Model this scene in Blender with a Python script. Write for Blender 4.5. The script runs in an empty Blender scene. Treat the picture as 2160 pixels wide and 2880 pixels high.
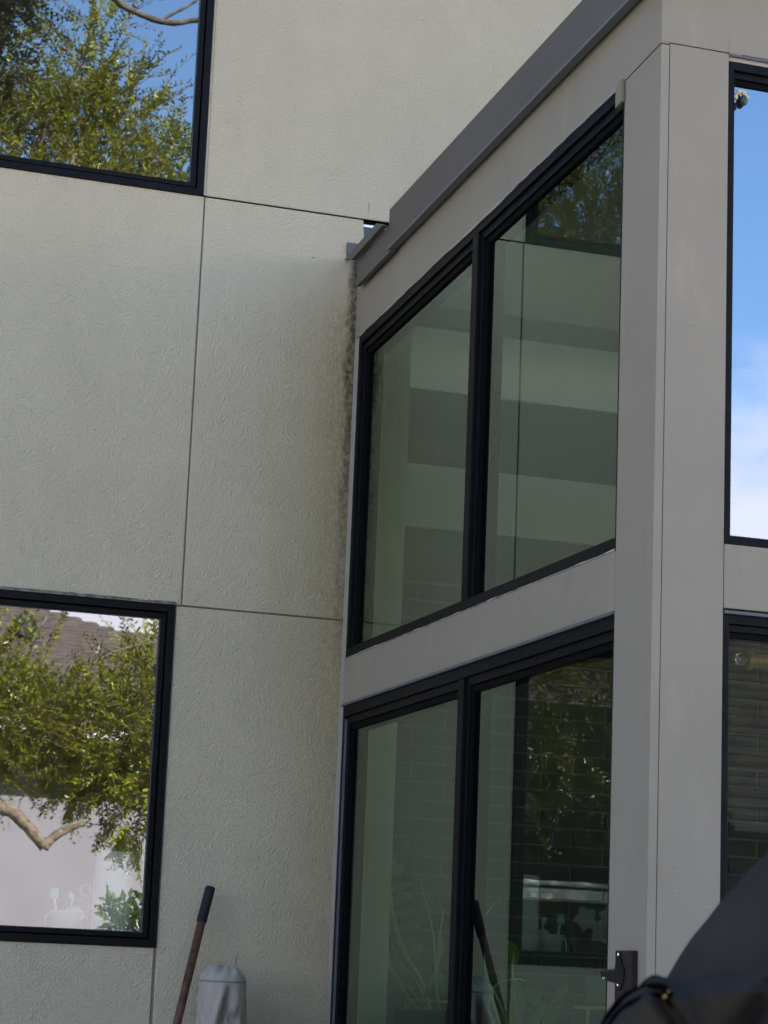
import bpy, bmesh, math, random
import numpy as np
from mathutils import Vector, Matrix
random.seed(7); np.random.seed(7)
D = bpy.data; SC = bpy.context.scene; COL = SC.collection
R = math.radians

# ------------------------------------------------------------------ camera
YAW, PIT, ROL, FPX = -0.31411538, 0.2029979, -0.04017832, 6617.59
ca, sa, cb, sb, cc, sc_ = math.cos(YAW), math.sin(YAW), math.cos(PIT), math.sin(PIT), math.cos(ROL), math.sin(ROL)
M = np.array([[ca, -sa, 0], [sa, ca, 0], [0, 0, 1]]) @ np.array([[1, 0, 0], [0, cb, -sb], [0, sb, cb]]) @ np.array([[cc, 0, sc_], [0, 1, 0], [-sc_, 0, cc]])
CAM = (-2.417, -7.862, 1.15)
cam = D.cameras.new('camera'); co = D.objects.new('camera', cam); COL.objects.link(co)
mw = Matrix.Identity(4)
for i in range(3):
    mw[i][0] = M[i, 0]; mw[i][1] = M[i, 2]; mw[i][2] = -M[i, 1]; mw[i][3] = CAM[i]
co.matrix_world = mw
cam.sensor_fit = 'VERTICAL'; cam.sensor_height = 36; cam.lens = FPX * 36 / 2880
cam.clip_start = 0.05; cam.clip_end = 2000
cam.dof.use_dof = True; cam.dof.focus_distance = 7.4; cam.dof.aperture_fstop = 11
SC.camera = co

# ------------------------------------------------------------------ sky and sun
SUN_EL, SUN_AZ = R(42), math.atan2(0.36, 0.93)     # azimuth measured from +Y towards +X
w = D.worlds.new('World'); SC.world = w; w.use_nodes = True
nt = w.node_tree; nt.nodes.clear()
def N(nt, t, **k):
    n = nt.nodes.new(t)
    for a, b in k.items():
        if a.startswith('i_'):
            n.inputs[a[2:].replace('_', ' ')].default_value = b
        else:
            setattr(n, a, b)
    return n
out = N(nt, 'ShaderNodeOutputWorld'); bg = N(nt, 'ShaderNodeBackground')
sky = N(nt, 'ShaderNodeTexSky', sky_type='NISHITA', sun_disc=False, sun_elevation=SUN_EL, sun_rotation=SUN_AZ, air_density=1.0, dust_density=0.0, ozone_density=6.0)
tc = N(nt, 'ShaderNodeTexCoord'); sep = N(nt, 'ShaderNodeSeparateXYZ')
nt.links.new(tc.outputs['Generated'], sep.inputs[0])
mp = N(nt, 'ShaderNodeMapping'); mp.inputs['Scale'].default_value = (4.0, 4.0, 6.5)
nt.links.new(tc.outputs['Generated'], mp.inputs[0])
no = N(nt, 'ShaderNodeTexNoise', i_Scale=1.3, i_Detail=7.0, i_Roughness=0.55)
nt.links.new(mp.outputs[0], no.inputs['Vector'])
m1 = N(nt, 'ShaderNodeMath', operation='MULTIPLY_ADD'); m1.inputs[1].default_value = 0.26; m1.inputs[2].default_value = -0.13
nt.links.new(no.outputs[0], m1.inputs[0])
m2 = N(nt, 'ShaderNodeMath', operation='ADD'); nt.links.new(sep.outputs[2], m2.inputs[0]); nt.links.new(m1.outputs[0], m2.inputs[1])
mr = N(nt, 'ShaderNodeMapRange', interpolation_type='SMOOTHSTEP'); mr.inputs[1].default_value = 0.200; mr.inputs[2].default_value = 0.258; mr.inputs[3].default_value = 0.97; mr.inputs[4].default_value = 0.0
nt.links.new(m2.outputs[0], mr.inputs[0])
cl = N(nt, 'ShaderNodeMix', data_type='RGBA'); cl.inputs[7].default_value = (5.5, 4.8, 5.2, 1)
wb = N(nt, 'ShaderNodeMix', data_type='RGBA', blend_type='MULTIPLY'); wb.inputs[0].default_value = 1.0; wb.inputs[7].default_value = (1.10, 1.0, 0.90, 1)
nt.links.new(sky.outputs[0], wb.inputs[6])
nt.links.new(mr.outputs[0], cl.inputs[0]); nt.links.new(wb.outputs[2], cl.inputs[6])
nt.links.new(cl.outputs[2], bg.inputs[0]); bg.inputs[1].default_value = 0.1
nt.links.new(bg.outputs[0], out.inputs[0])
sl = D.lights.new('sun', 'SUN'); so = D.objects.new('sun', sl); COL.objects.link(so)
sl.energy = 5.0; sl.angle = R(0.53); sl.color = (1.0, 0.94, 0.84)
sd = Vector((math.sin(SUN_AZ) * math.cos(SUN_EL), math.cos(SUN_AZ) * math.cos(SUN_EL), math.sin(SUN_EL)))
so.rotation_euler = sd.to_track_quat('Z', 'Y').to_euler(); so.location = (0, 0, 30)
SC.view_settings.view_transform = 'Standard'; SC.view_settings.look = 'None'
SC.view_settings.gamma = 1; SC.view_settings.use_curve_mapping = False
SC.view_settings.exposure = 3.02
SC.render.engine = 'CYCLES'
cy = SC.cycles
cy.max_bounces = 10; cy.transparent_max_bounces = 24; cy.glossy_bounces = 6; cy.diffuse_bounces = 5; cy.transmission_bounces = 8
cy.caustics_reflective = False; cy.caustics_refractive = False; cy.sample_clamp_indirect = 4.0
cy.use_denoising = True

# ------------------------------------------------------------------ materials
def mat(name, base, rough=0.6, spec=0.5, metal=0.0, var=0.0, vscale=5.0, bump=0.0, bscale=60.0, detail=4.0, col2=None, trans=0.0):
    m = D.materials.new(name); m.use_nodes = True; nt = m.node_tree
    p = nt.nodes['Principled BSDF']
    p.inputs['Base Color'].default_value = (*base, 1); p.inputs['Roughness'].default_value = rough
    p.inputs['Specular IOR Level'].default_value = spec; p.inputs['Metallic'].default_value = metal
    if trans: p.inputs['Transmission Weight'].default_value = trans
    geo = N(nt, 'ShaderNodeNewGeometry')
    if var or col2:
        nz = N(nt, 'ShaderNodeTexNoise', i_Scale=vscale, i_Detail=detail, i_Roughness=0.6)
        nt.links.new(geo.outputs['Position'], nz.inputs['Vector'])
        mx = N(nt, 'ShaderNodeMix', data_type='RGBA')
        c2 = col2 if col2 else tuple(c * (1 + var) for c in base)
        c1 = base if col2 else tuple(c * (1 - var) for c in base)
        mx.inputs[6].default_value = (*c1, 1); mx.inputs[7].default_value = (*c2, 1)
        mr = N(nt, 'ShaderNodeMapRange'); mr.inputs[1].default_value = 0.3; mr.inputs[2].default_value = 0.7
        nt.links.new(nz.outputs[0], mr.inputs[0]); nt.links.new(mr.outputs[0], mx.inputs[0])
        nt.links.new(mx.outputs[2], p.inputs['Base Color'])
    if bump:
        nb = N(nt, 'ShaderNodeTexNoise', i_Scale=bscale, i_Detail=3.0, i_Roughness=0.6)
        nt.links.new(geo.outputs['Position'], nb.inputs['Vector'])
        b = N(nt, 'ShaderNodeBump', i_Strength=1.0, i_Distance=bump)
        nt.links.new(nb.outputs[0], b.inputs['Height']); nt.links.new(b.outputs[0], p.inputs['Normal'])
    return m

def stucco_material():
    m = D.materials.new('stucco'); m.use_nodes = True; nt = m.node_tree; L = nt.links.new
    p = nt.nodes['Principled BSDF']; p.inputs['Roughness'].default_value = 0.9; p.inputs['Specular IOR Level'].default_value = 0.2
    geo = N(nt, 'ShaderNodeNewGeometry'); s = N(nt, 'ShaderNodeSeparateXYZ'); L(geo.outputs['Position'], s.inputs[0])
    def rng(src, a, b, c=0.0, d=1.0, smooth=True):
        r = N(nt, 'ShaderNodeMapRange'); r.interpolation_type = 'SMOOTHSTEP' if smooth else 'LINEAR'
        r.inputs[1].default_value = a; r.inputs[2].default_value = b; r.inputs[3].default_value = c; r.inputs[4].default_value = d
        L(src, r.inputs[0]); return r.outputs[0]
    def mth(op, a, b):
        n = N(nt, 'ShaderNodeMath', operation=op)
        for i, v in enumerate((a, b)):
            if isinstance(v, (int, float)): n.inputs[i].default_value = v
            else: L(v, n.inputs[i])
        return n.outputs[0]
    def noise(scale, detail=4.0, rough=0.6, stretch=None):
        n = N(nt, 'ShaderNodeTexNoise', i_Scale=scale, i_Detail=detail, i_Roughness=rough)
        if stretch:
            q = N(nt, 'ShaderNodeMapping'); q.inputs['Scale'].default_value = stretch
            L(geo.outputs['Position'], q.inputs[0]); L(q.outputs[0], n.inputs['Vector'])
        else: L(geo.outputs['Position'], n.inputs['Vector'])
        return n.outputs[0]
    def mix(f, a, b):
        x = N(nt, 'ShaderNodeMix', data_type='RGBA')
        if isinstance(f, float): x.inputs[0].default_value = f
        else: L(f, x.inputs[0])
        for i, v in ((6, a), (7, b)):
            if isinstance(v, tuple): x.inputs[i].default_value = (*v, 1)
            else: L(v, x.inputs[i])
        return x.outputs[2]
    big = rng(noise(1.1, 5, 0.6, (1, 1, 0.55)), 0.3, 0.7)
    c = mix(big, (0.482, 0.418, 0.290), (0.546, 0.476, 0.336))
    fine = rng(noise(240, 3, 0.7), 0.3, 0.7)
    c = mix(mth('MULTIPLY', fine, 0.22), c, (0.31, 0.275, 0.185))
    # ochre damp tint spreading from the corner under the gutter end
    xr = mth('ADD', s.outputs[0], mth('MULTIPLY', mth('SUBTRACT', noise(5.0, 5, 0.65), 0.5), 0.22))
    outside = rng(s.outputs[0], 0.004, 0.001)
    tint = mth('MULTIPLY', mth('MULTIPLY', outside, rng(xr, -0.42, 0.03)), mth('MULTIPLY', rng(s.outputs[2], 0.5, 2.6, 0.55, 1.0), rng(s.outputs[2], 3.15, 3.90, 1.0, 0.0)))
    c = mix(mth('MULTIPLY', tint, 0.62), c, (0.32, 0.26, 0.13))
    # dark mildew hugging the corner
    xm = mth('ADD', s.outputs[0], mth('MULTIPLY', mth('SUBTRACT', noise(9.0, 6, 0.7, (1, 1, 0.6)), 0.5), 0.085))
    top = rng(s.outputs[2], 3.76, 3.81, 1.0, 0.0)
    speck = rng(noise(60, 4, 0.7, (1, 1, 0.7)), 0.28, 0.66)
    core = mth('MULTIPLY', mth('MULTIPLY', outside, rng(xm, -0.044, -0.016)), mth('MULTIPLY', rng(s.outputs[2], 2.2, 3.3, 0.10, 1.0, False), top))
    halo = mth('MULTIPLY', mth('MULTIPLY', outside, rng(xm, -0.17, -0.02)), mth('MULTIPLY', rng(s.outputs[2], 1.2, 3.2, 0.25, 1.0, False), rng(s.outputs[2], 3.5, 3.7, 1.0, 0.0)))
    c = mix(mth('MULTIPLY', halo, mth('MULTIPLY', 0.5, speck)), c, (0.17, 0.12, 0.055))
    c = mix(mth('MULTIPLY', core, mth('ADD', 0.35, mth('MULTIPLY', speck, 0.55))), c, (0.030, 0.024, 0.014))
    # rust weeps below small fixings
    for (x, z, l, wd) in ((0.032, 4.0, 0.07, 0.005), (-0.266, 1.682, 0.016, 0.004), (-0.265, 1.604, 0.022, 0.004), (-0.325, 1.266, 0.055, 0.005), (-0.10, 1.33, 0.012, 0.003)):
        dx = mth('ABSOLUTE', mth('SUBTRACT', s.outputs[0], x), 0)
        f = mth('MULTIPLY', rng(dx, wd, wd * 0.2), mth('MULTIPLY', rng(s.outputs[2], z + 0.003, z - 0.002), rng(s.outputs[2], z - l, z - l * 0.2)))
        c = mix(mth('MULTIPLY', f, mth('ADD', 0.2, mth('MULTIPLY', speck, 0.45))), c, (0.22, 0.10, 0.025))
    # scattered specks
    vo = N(nt, 'ShaderNodeTexVoronoi', i_Scale=3.1); L(geo.outputs['Position'], vo.inputs['Vector'])
    c = mix(mth('MULTIPLY', rng(vo.outputs['Distance'], 0.018, 0.008), 0.7), c, (0.1, 0.085, 0.06))
    L(c, p.inputs['Base Color'])
    warp = N(nt, 'ShaderNodeTexNoise', i_Scale=25.0, i_Detail=2.0); L(geo.outputs['Position'], warp.inputs['Vector'])
    va = N(nt, 'ShaderNodeVectorMath', operation='MULTIPLY_ADD'); va.inputs[1].default_value = (0.004, 0.004, 0.004)
    L(warp.outputs['Color'], va.inputs[0]); L(geo.outputs['Position'], va.inputs[2])
    n1 = N(nt, 'ShaderNodeTexNoise', i_Scale=80.0, i_Detail=3.0, i_Roughness=0.55); L(va.outputs[0], n1.inputs['Vector'])
    n2 = N(nt, 'ShaderNodeTexNoise', i_Scale=215.0, i_Detail=2.5, i_Roughness=0.6, i_Distortion=0.0); L(va.outputs[0], n2.inputs['Vector'])
    n3 = noise(9.0, 4, 0.6, (1, 1, 0.5)); amp = rng(n3, 0.35, 0.65, 0.93, 1.04)
    hgt = mth('MULTIPLY', mth('ADD', mth('MULTIPLY', mth('SUBTRACT', n1.outputs[0], 0.5), 0.42), mth('MULTIPLY', mth('SUBTRACT', n2.outputs[0], 0.5), 0.75)), amp)
    b = N(nt, 'ShaderNodeBump', i_Strength=1.0, i_Distance=0.0125); L(hgt, b.inputs['Height'])
    L(b.outputs[0], p.inputs['Normal'])
    return m

def glass_material(name, tint, a, b, wob=0.00007, gl=(1, 1, 1), scale=(2.2, 2.2, 2.2)):
    """window glass: tinted see-through mixed with a mirror reflection that grows at grazing angles"""
    m = D.materials.new(name); m.use_nodes = True; nt = m.node_tree; nt.nodes.clear(); L = nt.links.new
    o = N(nt, 'ShaderNodeOutputMaterial'); mx = N(nt, 'ShaderNodeMixShader'); t = N(nt, 'ShaderNodeBsdfTransparent')
    t.inputs[0].default_value = (*tint, 1)
    g = N(nt, 'ShaderNodeBsdfGlossy'); g.inputs['Roughness'].default_value = 0.0; g.inputs['Color'].default_value = (*gl, 1)
    fr = N(nt, 'ShaderNodeFresnel'); fr.inputs['IOR'].default_value = 1.5
    ma = N(nt, 'ShaderNodeMath', operation='MULTIPLY_ADD'); ma.inputs[1].default_value = a; ma.inputs[2].default_value = b; ma.use_clamp = True
    L(fr.outputs[0], ma.inputs[0]); L(ma.outputs[0], mx.inputs[0]); L(t.outputs[0], mx.inputs[1]); L(g.outputs[0], mx.inputs[2])
    geo = N(nt, 'ShaderNodeNewGeometry'); q = N(nt, 'ShaderNodeMapping'); q.inputs['Scale'].default_value = scale
    L(geo.outputs['Position'], q.inputs[0])
    nz = N(nt, 'ShaderNodeTexNoise', i_Scale=1.6, i_Detail=3.0, i_Roughness=0.5); L(q.outputs[0], nz.inputs['Vector'])
    bp = N(nt, 'ShaderNodeBump', i_Strength=1.0, i_Distance=wob); L(nz.outputs[0], bp.inputs['Height']); L(bp.outputs[0], g.inputs['Normal'])
    L(mx.outputs[0], o.inputs[0])
    return m

def clear_material(name, tint):
    m = D.materials.new(name); m.use_nodes = True; nt = m.node_tree; nt.nodes.clear()
    o = N(nt, 'ShaderNodeOutputMaterial'); t = N(nt, 'ShaderNodeBsdfTransparent'); t.inputs[0].default_value = (*tint, 1)
    nt.links.new(t.outputs[0], o.inputs[0]); return m

def leaf_material(name, c1, c2, rough=0.32, tl=(0.16, 0.20, 0.02), tf=0.35, spec=0.6):
    m = D.materials.new(name); m.use_nodes = True; nt = m.node_tree; L = nt.links.new
    p = nt.nodes['Principled BSDF']; o = nt.nodes['Material Output']
    p.inputs['Roughness'].default_value = rough; p.inputs['Specular IOR Level'].default_value = spec
    geo = N(nt, 'ShaderNodeNewGeometry'); mx = N(nt, 'ShaderNodeMix', data_type='RGBA')
    mx.inputs[6].default_value = (*c1, 1); mx.inputs[7].default_value = (*c2, 1)
    L(geo.outputs['Random Per Island'], mx.inputs[0]); L(mx.outputs[2], p.inputs['Base Color'])
    t = N(nt, 'ShaderNodeBsdfTranslucent'); t.inputs[0].default_value = (*tl, 1)
    ms = N(nt, 'ShaderNodeMixShader'); ms.inputs[0].default_value = tf
    L(p.outputs[0], ms.inputs[1]); L(t.outputs[0], ms.inputs[2]); L(ms.outputs[0], o.inputs[0])
    return m

M_stucco = stucco_material()
M_joint = mat('brown_joint', (0.22, 0.175, 0.155), 0.9, 0.1)  # brownish joint floor, also on the wall backing and seams
def painted(name, base, **k):
    m = mat(name, base, 0.5, 0.3, var=0.05, vscale=2.2, bump=0.0012, bscale=38, **k); nt = m.node_tree; p = nt.nodes['Principled BSDF']; L = nt.links.new
    src = p.inputs['Base Color'].links[0].from_socket
    geo = N(nt, 'ShaderNodeNewGeometry')
    def layer(src, tex, out, a, b, col, amt):
        r = N(nt, 'ShaderNodeMapRange', interpolation_type='SMOOTHSTEP'); r.inputs[1].default_value = a; r.inputs[2].default_value = b; r.inputs[3].default_value = 0; r.inputs[4].default_value = amt
        L(tex.outputs[out], r.inputs[0]); x = N(nt, 'ShaderNodeMix', data_type='RGBA'); L(r.outputs[0], x.inputs[0]); L(src, x.inputs[6]); x.inputs[7].default_value = (*col, 1); return x.outputs[2]
    q = N(nt, 'ShaderNodeMapping'); q.inputs['Scale'].default_value = (1, 1, 0.35); L(geo.outputs['Position'], q.inputs[0])
    t = N(nt, 'ShaderNodeTexNoise', i_Scale=7.0, i_Detail=6.0, i_Roughness=0.65); L(q.outputs[0], t.inputs['Vector'])
    src = layer(src, t, 0, 0.56, 0.72, tuple(c * 1.16 for c in base), 0.8); src = layer(src, t, 0, 0.42, 0.28, tuple(c * 0.86 for c in base), 0.8)
    v = N(nt, 'ShaderNodeTexVoronoi', i_Scale=4.3); L(geo.outputs['Position'], v.inputs['Vector'])
    src = layer(src, v, 'Distance', 0.016, 0.007, tuple(c * 0.35 for c in base), 0.8)
    v = N(nt, 'ShaderNodeTexVoronoi', i_Scale=2.7); L(geo.outputs['Position'], v.inputs['Vector'])
    src = layer(src, v, 'Distance', 0.010, 0.004, tuple(min(1, c * 2.6) for c in base), 0.8)
    L(src, p.inputs['Base Color']); return m
M_panel = painted('taupe_paint', (0.200, 0.174, 0.132))
M_unused = mat('taupe_paint_plain', (0.200, 0.174, 0.132), 0.5, 0.35, var=0.04, vscale=3.0, bump=0.0006, bscale=45)
M_trim = mat('taupe_trim', (0.25, 0.225, 0.19), 0.45, 0.4, var=0.06, vscale=20, bump=0.0012, bscale=60)
M_flash = mat('grey_flashing', (0.080, 0.071, 0.061), 0.5, 0.25, metal=0.0, var=0.12, vscale=1.5, bump=0.0006, bscale=4)
M_flash2 = mat('pale_flashing', (0.075, 0.078, 0.085), 0.5, 0.3, metal=0.0, var=0.15, vscale=14)
M_black = mat('black_frame', (0.0024, 0.0028, 0.0036), 0.45, 0.10, var=0.7, vscale=24, bump=0.0005, bscale=30)
M_blackm = mat('matte_black_gasket', (0.002, 0.0022, 0.0025), 0.6, 0.05)
M_white = mat('white_plastic', (0.86, 0.87, 0.86), 0.5, 0.4)
M_strip = mat('white_metal_strip', (0.8, 0.8, 0.82), 0.35, 0.5)
M_brick = mat('grey_painted_brick', (0.070, 0.072, 0.066), 0.9, 0.1, var=0.16, vscale=9, bump=0.003, bscale=90)
M_mortar = mat('pale_mortar', (0.125, 0.125, 0.115), 0.9, 0.2, var=0.1, vscale=30)
M_plaster = mat('interior_plaster', (0.48, 0.47, 0.42), 0.8, 0.2, var=0.05, vscale=4, bump=0.001, bscale=90)
M_plasterd = mat('interior_dark_board', (0.045, 0.046, 0.042), 0.8, 0.2, var=0.1, vscale=4)
M_ceil = mat('interior_ceiling', (0.40, 0.39, 0.36), 0.8, 0.2)
M_floor = mat('interior_floor', (0.25, 0.2, 0.15), 0.5, 0.4, var=0.2, vscale=3)
M_brass = mat('aged_brass', (0.55, 0.42, 0.17), 0.4, 0.5, metal=0.15, var=0.15, vscale=20)
M_patio = mat('patio_concrete', (0.40, 0.38, 0.34), 0.85, 0.2, var=0.15, vscale=2.5, bump=0.002, bscale=50)
M_lawn = mat('lawn_ground', (0.05, 0.075, 0.02), 0.9, 0.1, col2=(0.10, 0.11, 0.04), vscale=3, bump=0.02, bscale=40)
M_leaf = leaf_material('tree_leaf', (0.022, 0.036, 0.002), (0.262, 0.252, 0.018), rough=0.28, tl=(0.40, 0.40, 0.014), tf=0.20, spec=0.32)
M_leaf2 = leaf_material('dark_tree_leaf', (0.05, 0.045, 0.010), (0.21, 0.17, 0.035), tl=(0.3, 0.24, 0.03), tf=0.25)
M_leaf3 = leaf_material('shrub_leaf', (0.06, 0.10, 0.02), (0.17, 0.21, 0.04), rough=0.35, tf=0.35)
M_leafi = leaf_material('houseplant_leaf', (0.26, 0.34, 0.08), (0.42, 0.48, 0.14), rough=0.4, tf=0.35, tl=(0.2, 0.26, 0.05))
M_leafo = leaf_material('orchid_leaf', (0.07, 0.085, 0.035), (0.13, 0.12, 0.06), rough=0.4, tf=0.2)
M_petal = leaf_material('white_petal', (0.75, 0.78, 0.74), (0.85, 0.86, 0.8), rough=0.6, tl=(0.7, 0.75, 0.6), tf=0.3, spec=0.2)
M_bark = mat('pale_mottled_bark', (0.07, 0.05, 0.035), 0.9, 0.15, col2=(0.27, 0.20, 0.14), vscale=26, bump=0.006, bscale=60)
M_bark2 = mat('dark_bark', (0.03, 0.024, 0.018), 0.9, 0.15, var=0.4, vscale=14, bump=0.01, bscale=30)
M_bark3 = mat('grey_brown_bark', (0.035, 0.028, 0.022), 0.9, 0.1, col2=(0.17, 0.14, 0.115), vscale=12, bump=0.006, bscale=40)
M_stem = mat('green_stem', (0.30, 0.38, 0.14), 0.5, 0.4)
M_shingle = mat('brown_shingle', (0.070, 0.050, 0.042), 0.9, 0.15, col2=(0.125, 0.092, 0.078), vscale=7, bump=0.004, bscale=40)
M_neigh = mat('pinkish_render', (0.245, 0.214, 0.225), 0.85, 0.2, var=0.07, vscale=1.2, bump=0.002, bscale=30)
M_soffit = mat('brown_soffit', (0.18, 0.15, 0.14), 0.8, 0.2)
M_gutter = mat('white_gutter', (0.80, 0.72, 0.70), 0.4, 0.5, var=0.08, vscale=3)
M_cover = mat('black_vinyl_cover', (0.0255, 0.0232, 0.0200), 0.8, 0.0, var=0.22, vscale=5, bump=0.0015, bscale=18)
M_pipe = mat('cover_piping', (0.002, 0.002, 0.002), 0.7, 0.0)
M_fabric = mat('grey_woven_cover', (0.26, 0.232, 0.19), 0.75, 0.25, var=0.06, vscale=18, bump=0.001, bscale=120)
M_grip = mat('black_foam_grip', (0.010, 0.010, 0.012), 0.8, 0.25, var=0.2, vscale=40, bump=0.0006, bscale=200)
M_handle = mat('red_brown_varnished_wood', (0.040, 0.013, 0.006), 0.55, 0.2, col2=(0.11, 0.055, 0.032), vscale=30, bump=0.0008, bscale=60)
M_steel = mat('worn_steel', (0.25, 0.24, 0.23), 0.5, 0.5, metal=0.9)
M_board = mat('dark_stained_wood', (0.012, 0.010, 0.008), 0.7, 0.15, col2=(0.030, 0.025, 0.020), vscale=40, bump=0.0008, bscale=80)
M_iron = mat('black_cast_iron', (0.0028, 0.003, 0.0034), 0.4, 0.25)
M_screw = mat('bright_screw', (0.8, 0.8, 0.78), 0.25, 0.5, metal=1.0)
M_teal = mat('teal_silicone', (0.35, 0.55, 0.52), 0.5, 0.4)
M_mauve = mat('mauve_plastic', (0.30, 0.25, 0.28), 0.4, 0.5)
M_tealbox = mat('pale_teal_card', (0.50, 0.66, 0.62), 0.6, 0.3)
M_darkpot = mat('dark_teal_pot', (0.02, 0.035, 0.035), 0.4, 0.5)
M_vent = mat('black_roof_vent', (0.02, 0.02, 0.022), 0.6, 0.3)
G_house = glass_material('house_window_glass', (0.93, 0.95, 0.93), 2.0, 0.125, 0.00004, (0.82, 0.92, 1.0))
G_side = glass_material('sunroom_side_glass', (0.44, 0.57, 0.47), 1.4, 0.035, 0.00005, (0.84, 1.0, 0.90), (1.6, 1.6, 3.4))
G_front = glass_material('sunroom_front_glass', (0.80, 0.83, 0.74), 2.0, 0.10, 0.00005, (0.74, 0.88, 1.0))
G_high = glass_material('upper_front_glass', (0.24, 0.27, 0.27), 2.0, 0.17, 0.00005, (0.70, 0.85, 1.0))
G_in = clear_material('glass_inner_face', (0.97, 0.99, 0.97))

# ------------------------------------------------------------------ helpers
def empty(name, loc, label=None, cat=None, group=None):
    o = D.objects.new(name, None); COL.objects.link(o); o.location = loc; o.empty_display_size = 0.1
    if label: o['label'] = label
    if cat: o['category'] = cat
    if group: o['group'] = group
    bpy_parent_mats[o.name] = Matrix.Translation(Vector(loc)); return o
bpy_parent_mats = {}
def attach(o, parent):
    if parent is None: return
    o.parent = parent
    pm = bpy_parent_mats.get(parent.name, Matrix.Identity(4))
    o.matrix_parent_inverse = pm.inverted()
def link(name, me, material, parent=None, label=None, cat=None, group=None, kind=None, smooth=False):
    if material is not None:
        for mm in (material if isinstance(material, (list, tuple)) else [material]): me.materials.append(mm)
    if smooth: me.polygons.foreach_set('use_smooth', [True] * len(me.polygons))
    o = D.objects.new(name, me); COL.objects.link(o); attach(o, parent)
    if label: o['label'] = label
    if cat: o['category'] = cat
    if group: o['group'] = group
    if kind: o['kind'] = kind
    bpy_parent_mats.setdefault(o.name, Matrix.Identity(4)); return o
def bmobj(name, bm, material, parent=None, bevel=0.0, smooth=False, **k):
    if bevel:
        bmesh.ops.bevel(bm, geom=bm.edges[:], offset=bevel, segments=2, profile=0.6, affect='EDGES', clamp_overlap=True)
    bmesh.ops.recalc_face_normals(bm, faces=bm.faces[:])
    me = D.meshes.new(name); bm.to_mesh(me); bm.free()
    return link(name, me, material, parent, smooth=smooth, **k)
def BM(): return bmesh.new()
def box(bm, x0, x1, y0, y1, z0, z1):
    v = [bm.verts.new(p) for p in ((x0, y0, z0), (x1, y0, z0), (x1, y1, z0), (x0, y1, z0), (x0, y0, z1), (x1, y0, z1), (x1, y1, z1), (x0, y1, z1))]
    for f in ((0, 3, 2, 1), (4, 5, 6, 7), (0, 1, 5, 4), (1, 2, 6, 5), (2, 3, 7, 6), (3, 0, 4, 7)): bm.faces.new([v[i] for i in f])
def boxobj(name, x0, x1, y0, y1, z0, z1, m, parent=None, bevel=0.0, **k):
    b = BM(); box(b, x0, x1, y0, y1, z0, z1); return bmobj(name, b, m, parent, bevel, **k)
def prism(bm, pts, axis, a, b):
    """polygon pts extruded along axis from a to b; pts are the other two coordinates in x,y,z order"""
    def P(p, t):
        q = list(p); q.insert(axis, t); return q
    A = [bm.verts.new(P(p, a)) for p in pts]; B = [bm.verts.new(P(p, b)) for p in pts]
    n = len(pts); bm.faces.new(A); bm.faces.new(B[::-1])
    for i in range(n): bm.faces.new([A[i], B[i], B[(i + 1) % n], A[(i + 1) % n]])
def prismobj(name, pts, axis, a, b, m, parent=None, bevel=0.0, **k):
    q = BM(); prism(q, pts, axis, a, b); return bmobj(name, q, m, parent, bevel, **k)
def tube(bm, pts, rad, n=8, cap=True):
    pts = [Vector(p) for p in pts]
    if not isinstance(rad, (list, tuple)): rad = [rad] * len(pts)
    rings = []; prev = None
    for i, p in enumerate(pts):
        t = (pts[min(i + 1, len(pts) - 1)] - pts[max(i - 1, 0)]).normalized()
        if prev is None:
            u = t.orthogonal().normalized()
        else:
            u = (prev - t * prev.dot(t)); u = u.normalized() if u.length > 1e-6 else t.orthogonal().normalized()
        prev = u; v = t.cross(u)
        rings.append([bm.verts.new(p + (u * math.cos(2 * math.pi * k / n) + v * math.sin(2 * math.pi * k / n)) * rad[i]) for k in range(n)])
    for a, b in zip(rings, rings[1:]):
        for k in range(n): bm.faces.new([a[k], a[(k + 1) % n], b[(k + 1) % n], b[k]])
    if cap:
        bm.faces.new(rings[0][::-1]); bm.faces.new(rings[-1])
def lathe(bm, c, prof, n=24, axis='z'):
    """revolve (r, h) pairs about a vertical (or x) axis through c"""
    rings = []
    for r, h in prof:
        ring = []
        for k in range(n):
            a = 2 * math.pi * k / n
            p = (c[0] + r * math.cos(a), c[1] + r * math.sin(a), c[2] + h) if axis == 'z' else (c[0] + h, c[1] + r * math.cos(a), c[2] + r * math.sin(a))
            ring.append(bm.verts.new(p))
        rings.append(ring)
    for a, b in zip(rings, rings[1:]):
        for k in range(n): bm.faces.new([a[k], a[(k + 1) % n], b[(k + 1) % n], b[k]])
    bm.faces.new(rings[0][::-1]); bm.faces.new(rings[-1])
def smooth_path(pts, n=6):
    """Catmull-Rom through pts"""
    P = [Vector(p) for p in pts]; P = [P[0] * 2 - P[1]] + P + [P[-1] * 2 - P[-2]]; o = []
    for i in range(1, len(P) - 2):
        for k in range(n):
            t = k / n; a, b, c, d = P[i - 1], P[i], P[i + 1], P[i + 2]
            o.append(0.5 * ((2 * b) + (c - a) * t + (2 * a - 5 * b + 4 * c - d) * t * t + (3 * b - a - 3 * c + d) * t ** 3))
    o.append(P[-2]); return o
def pane(name, pts, axis, pos, thick, glass, parent):
    """glass sheet: the outward face reflects, the other faces only pass light"""
    b = BM(); prism(b, pts, axis, pos, pos + thick); bmesh.ops.recalc_face_normals(b, faces=b.faces[:])
    for f in b.faces:
        f.material_index = 0 if f.normal[axis] < -0.5 else 1
    me = D.meshes.new(name); b.to_mesh(me); b.free()
    return link(name, me, [glass, G_in], parent)

# ------------------------------------------------------------------ ground
boxobj('lawn', -300, 300, -300, 300, -0.3, -0.06, M_lawn, kind='structure')
boxobj('patio', -9, 9, -12.5, 0.6, -0.2, 0.0, M_patio, kind='structure')

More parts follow.
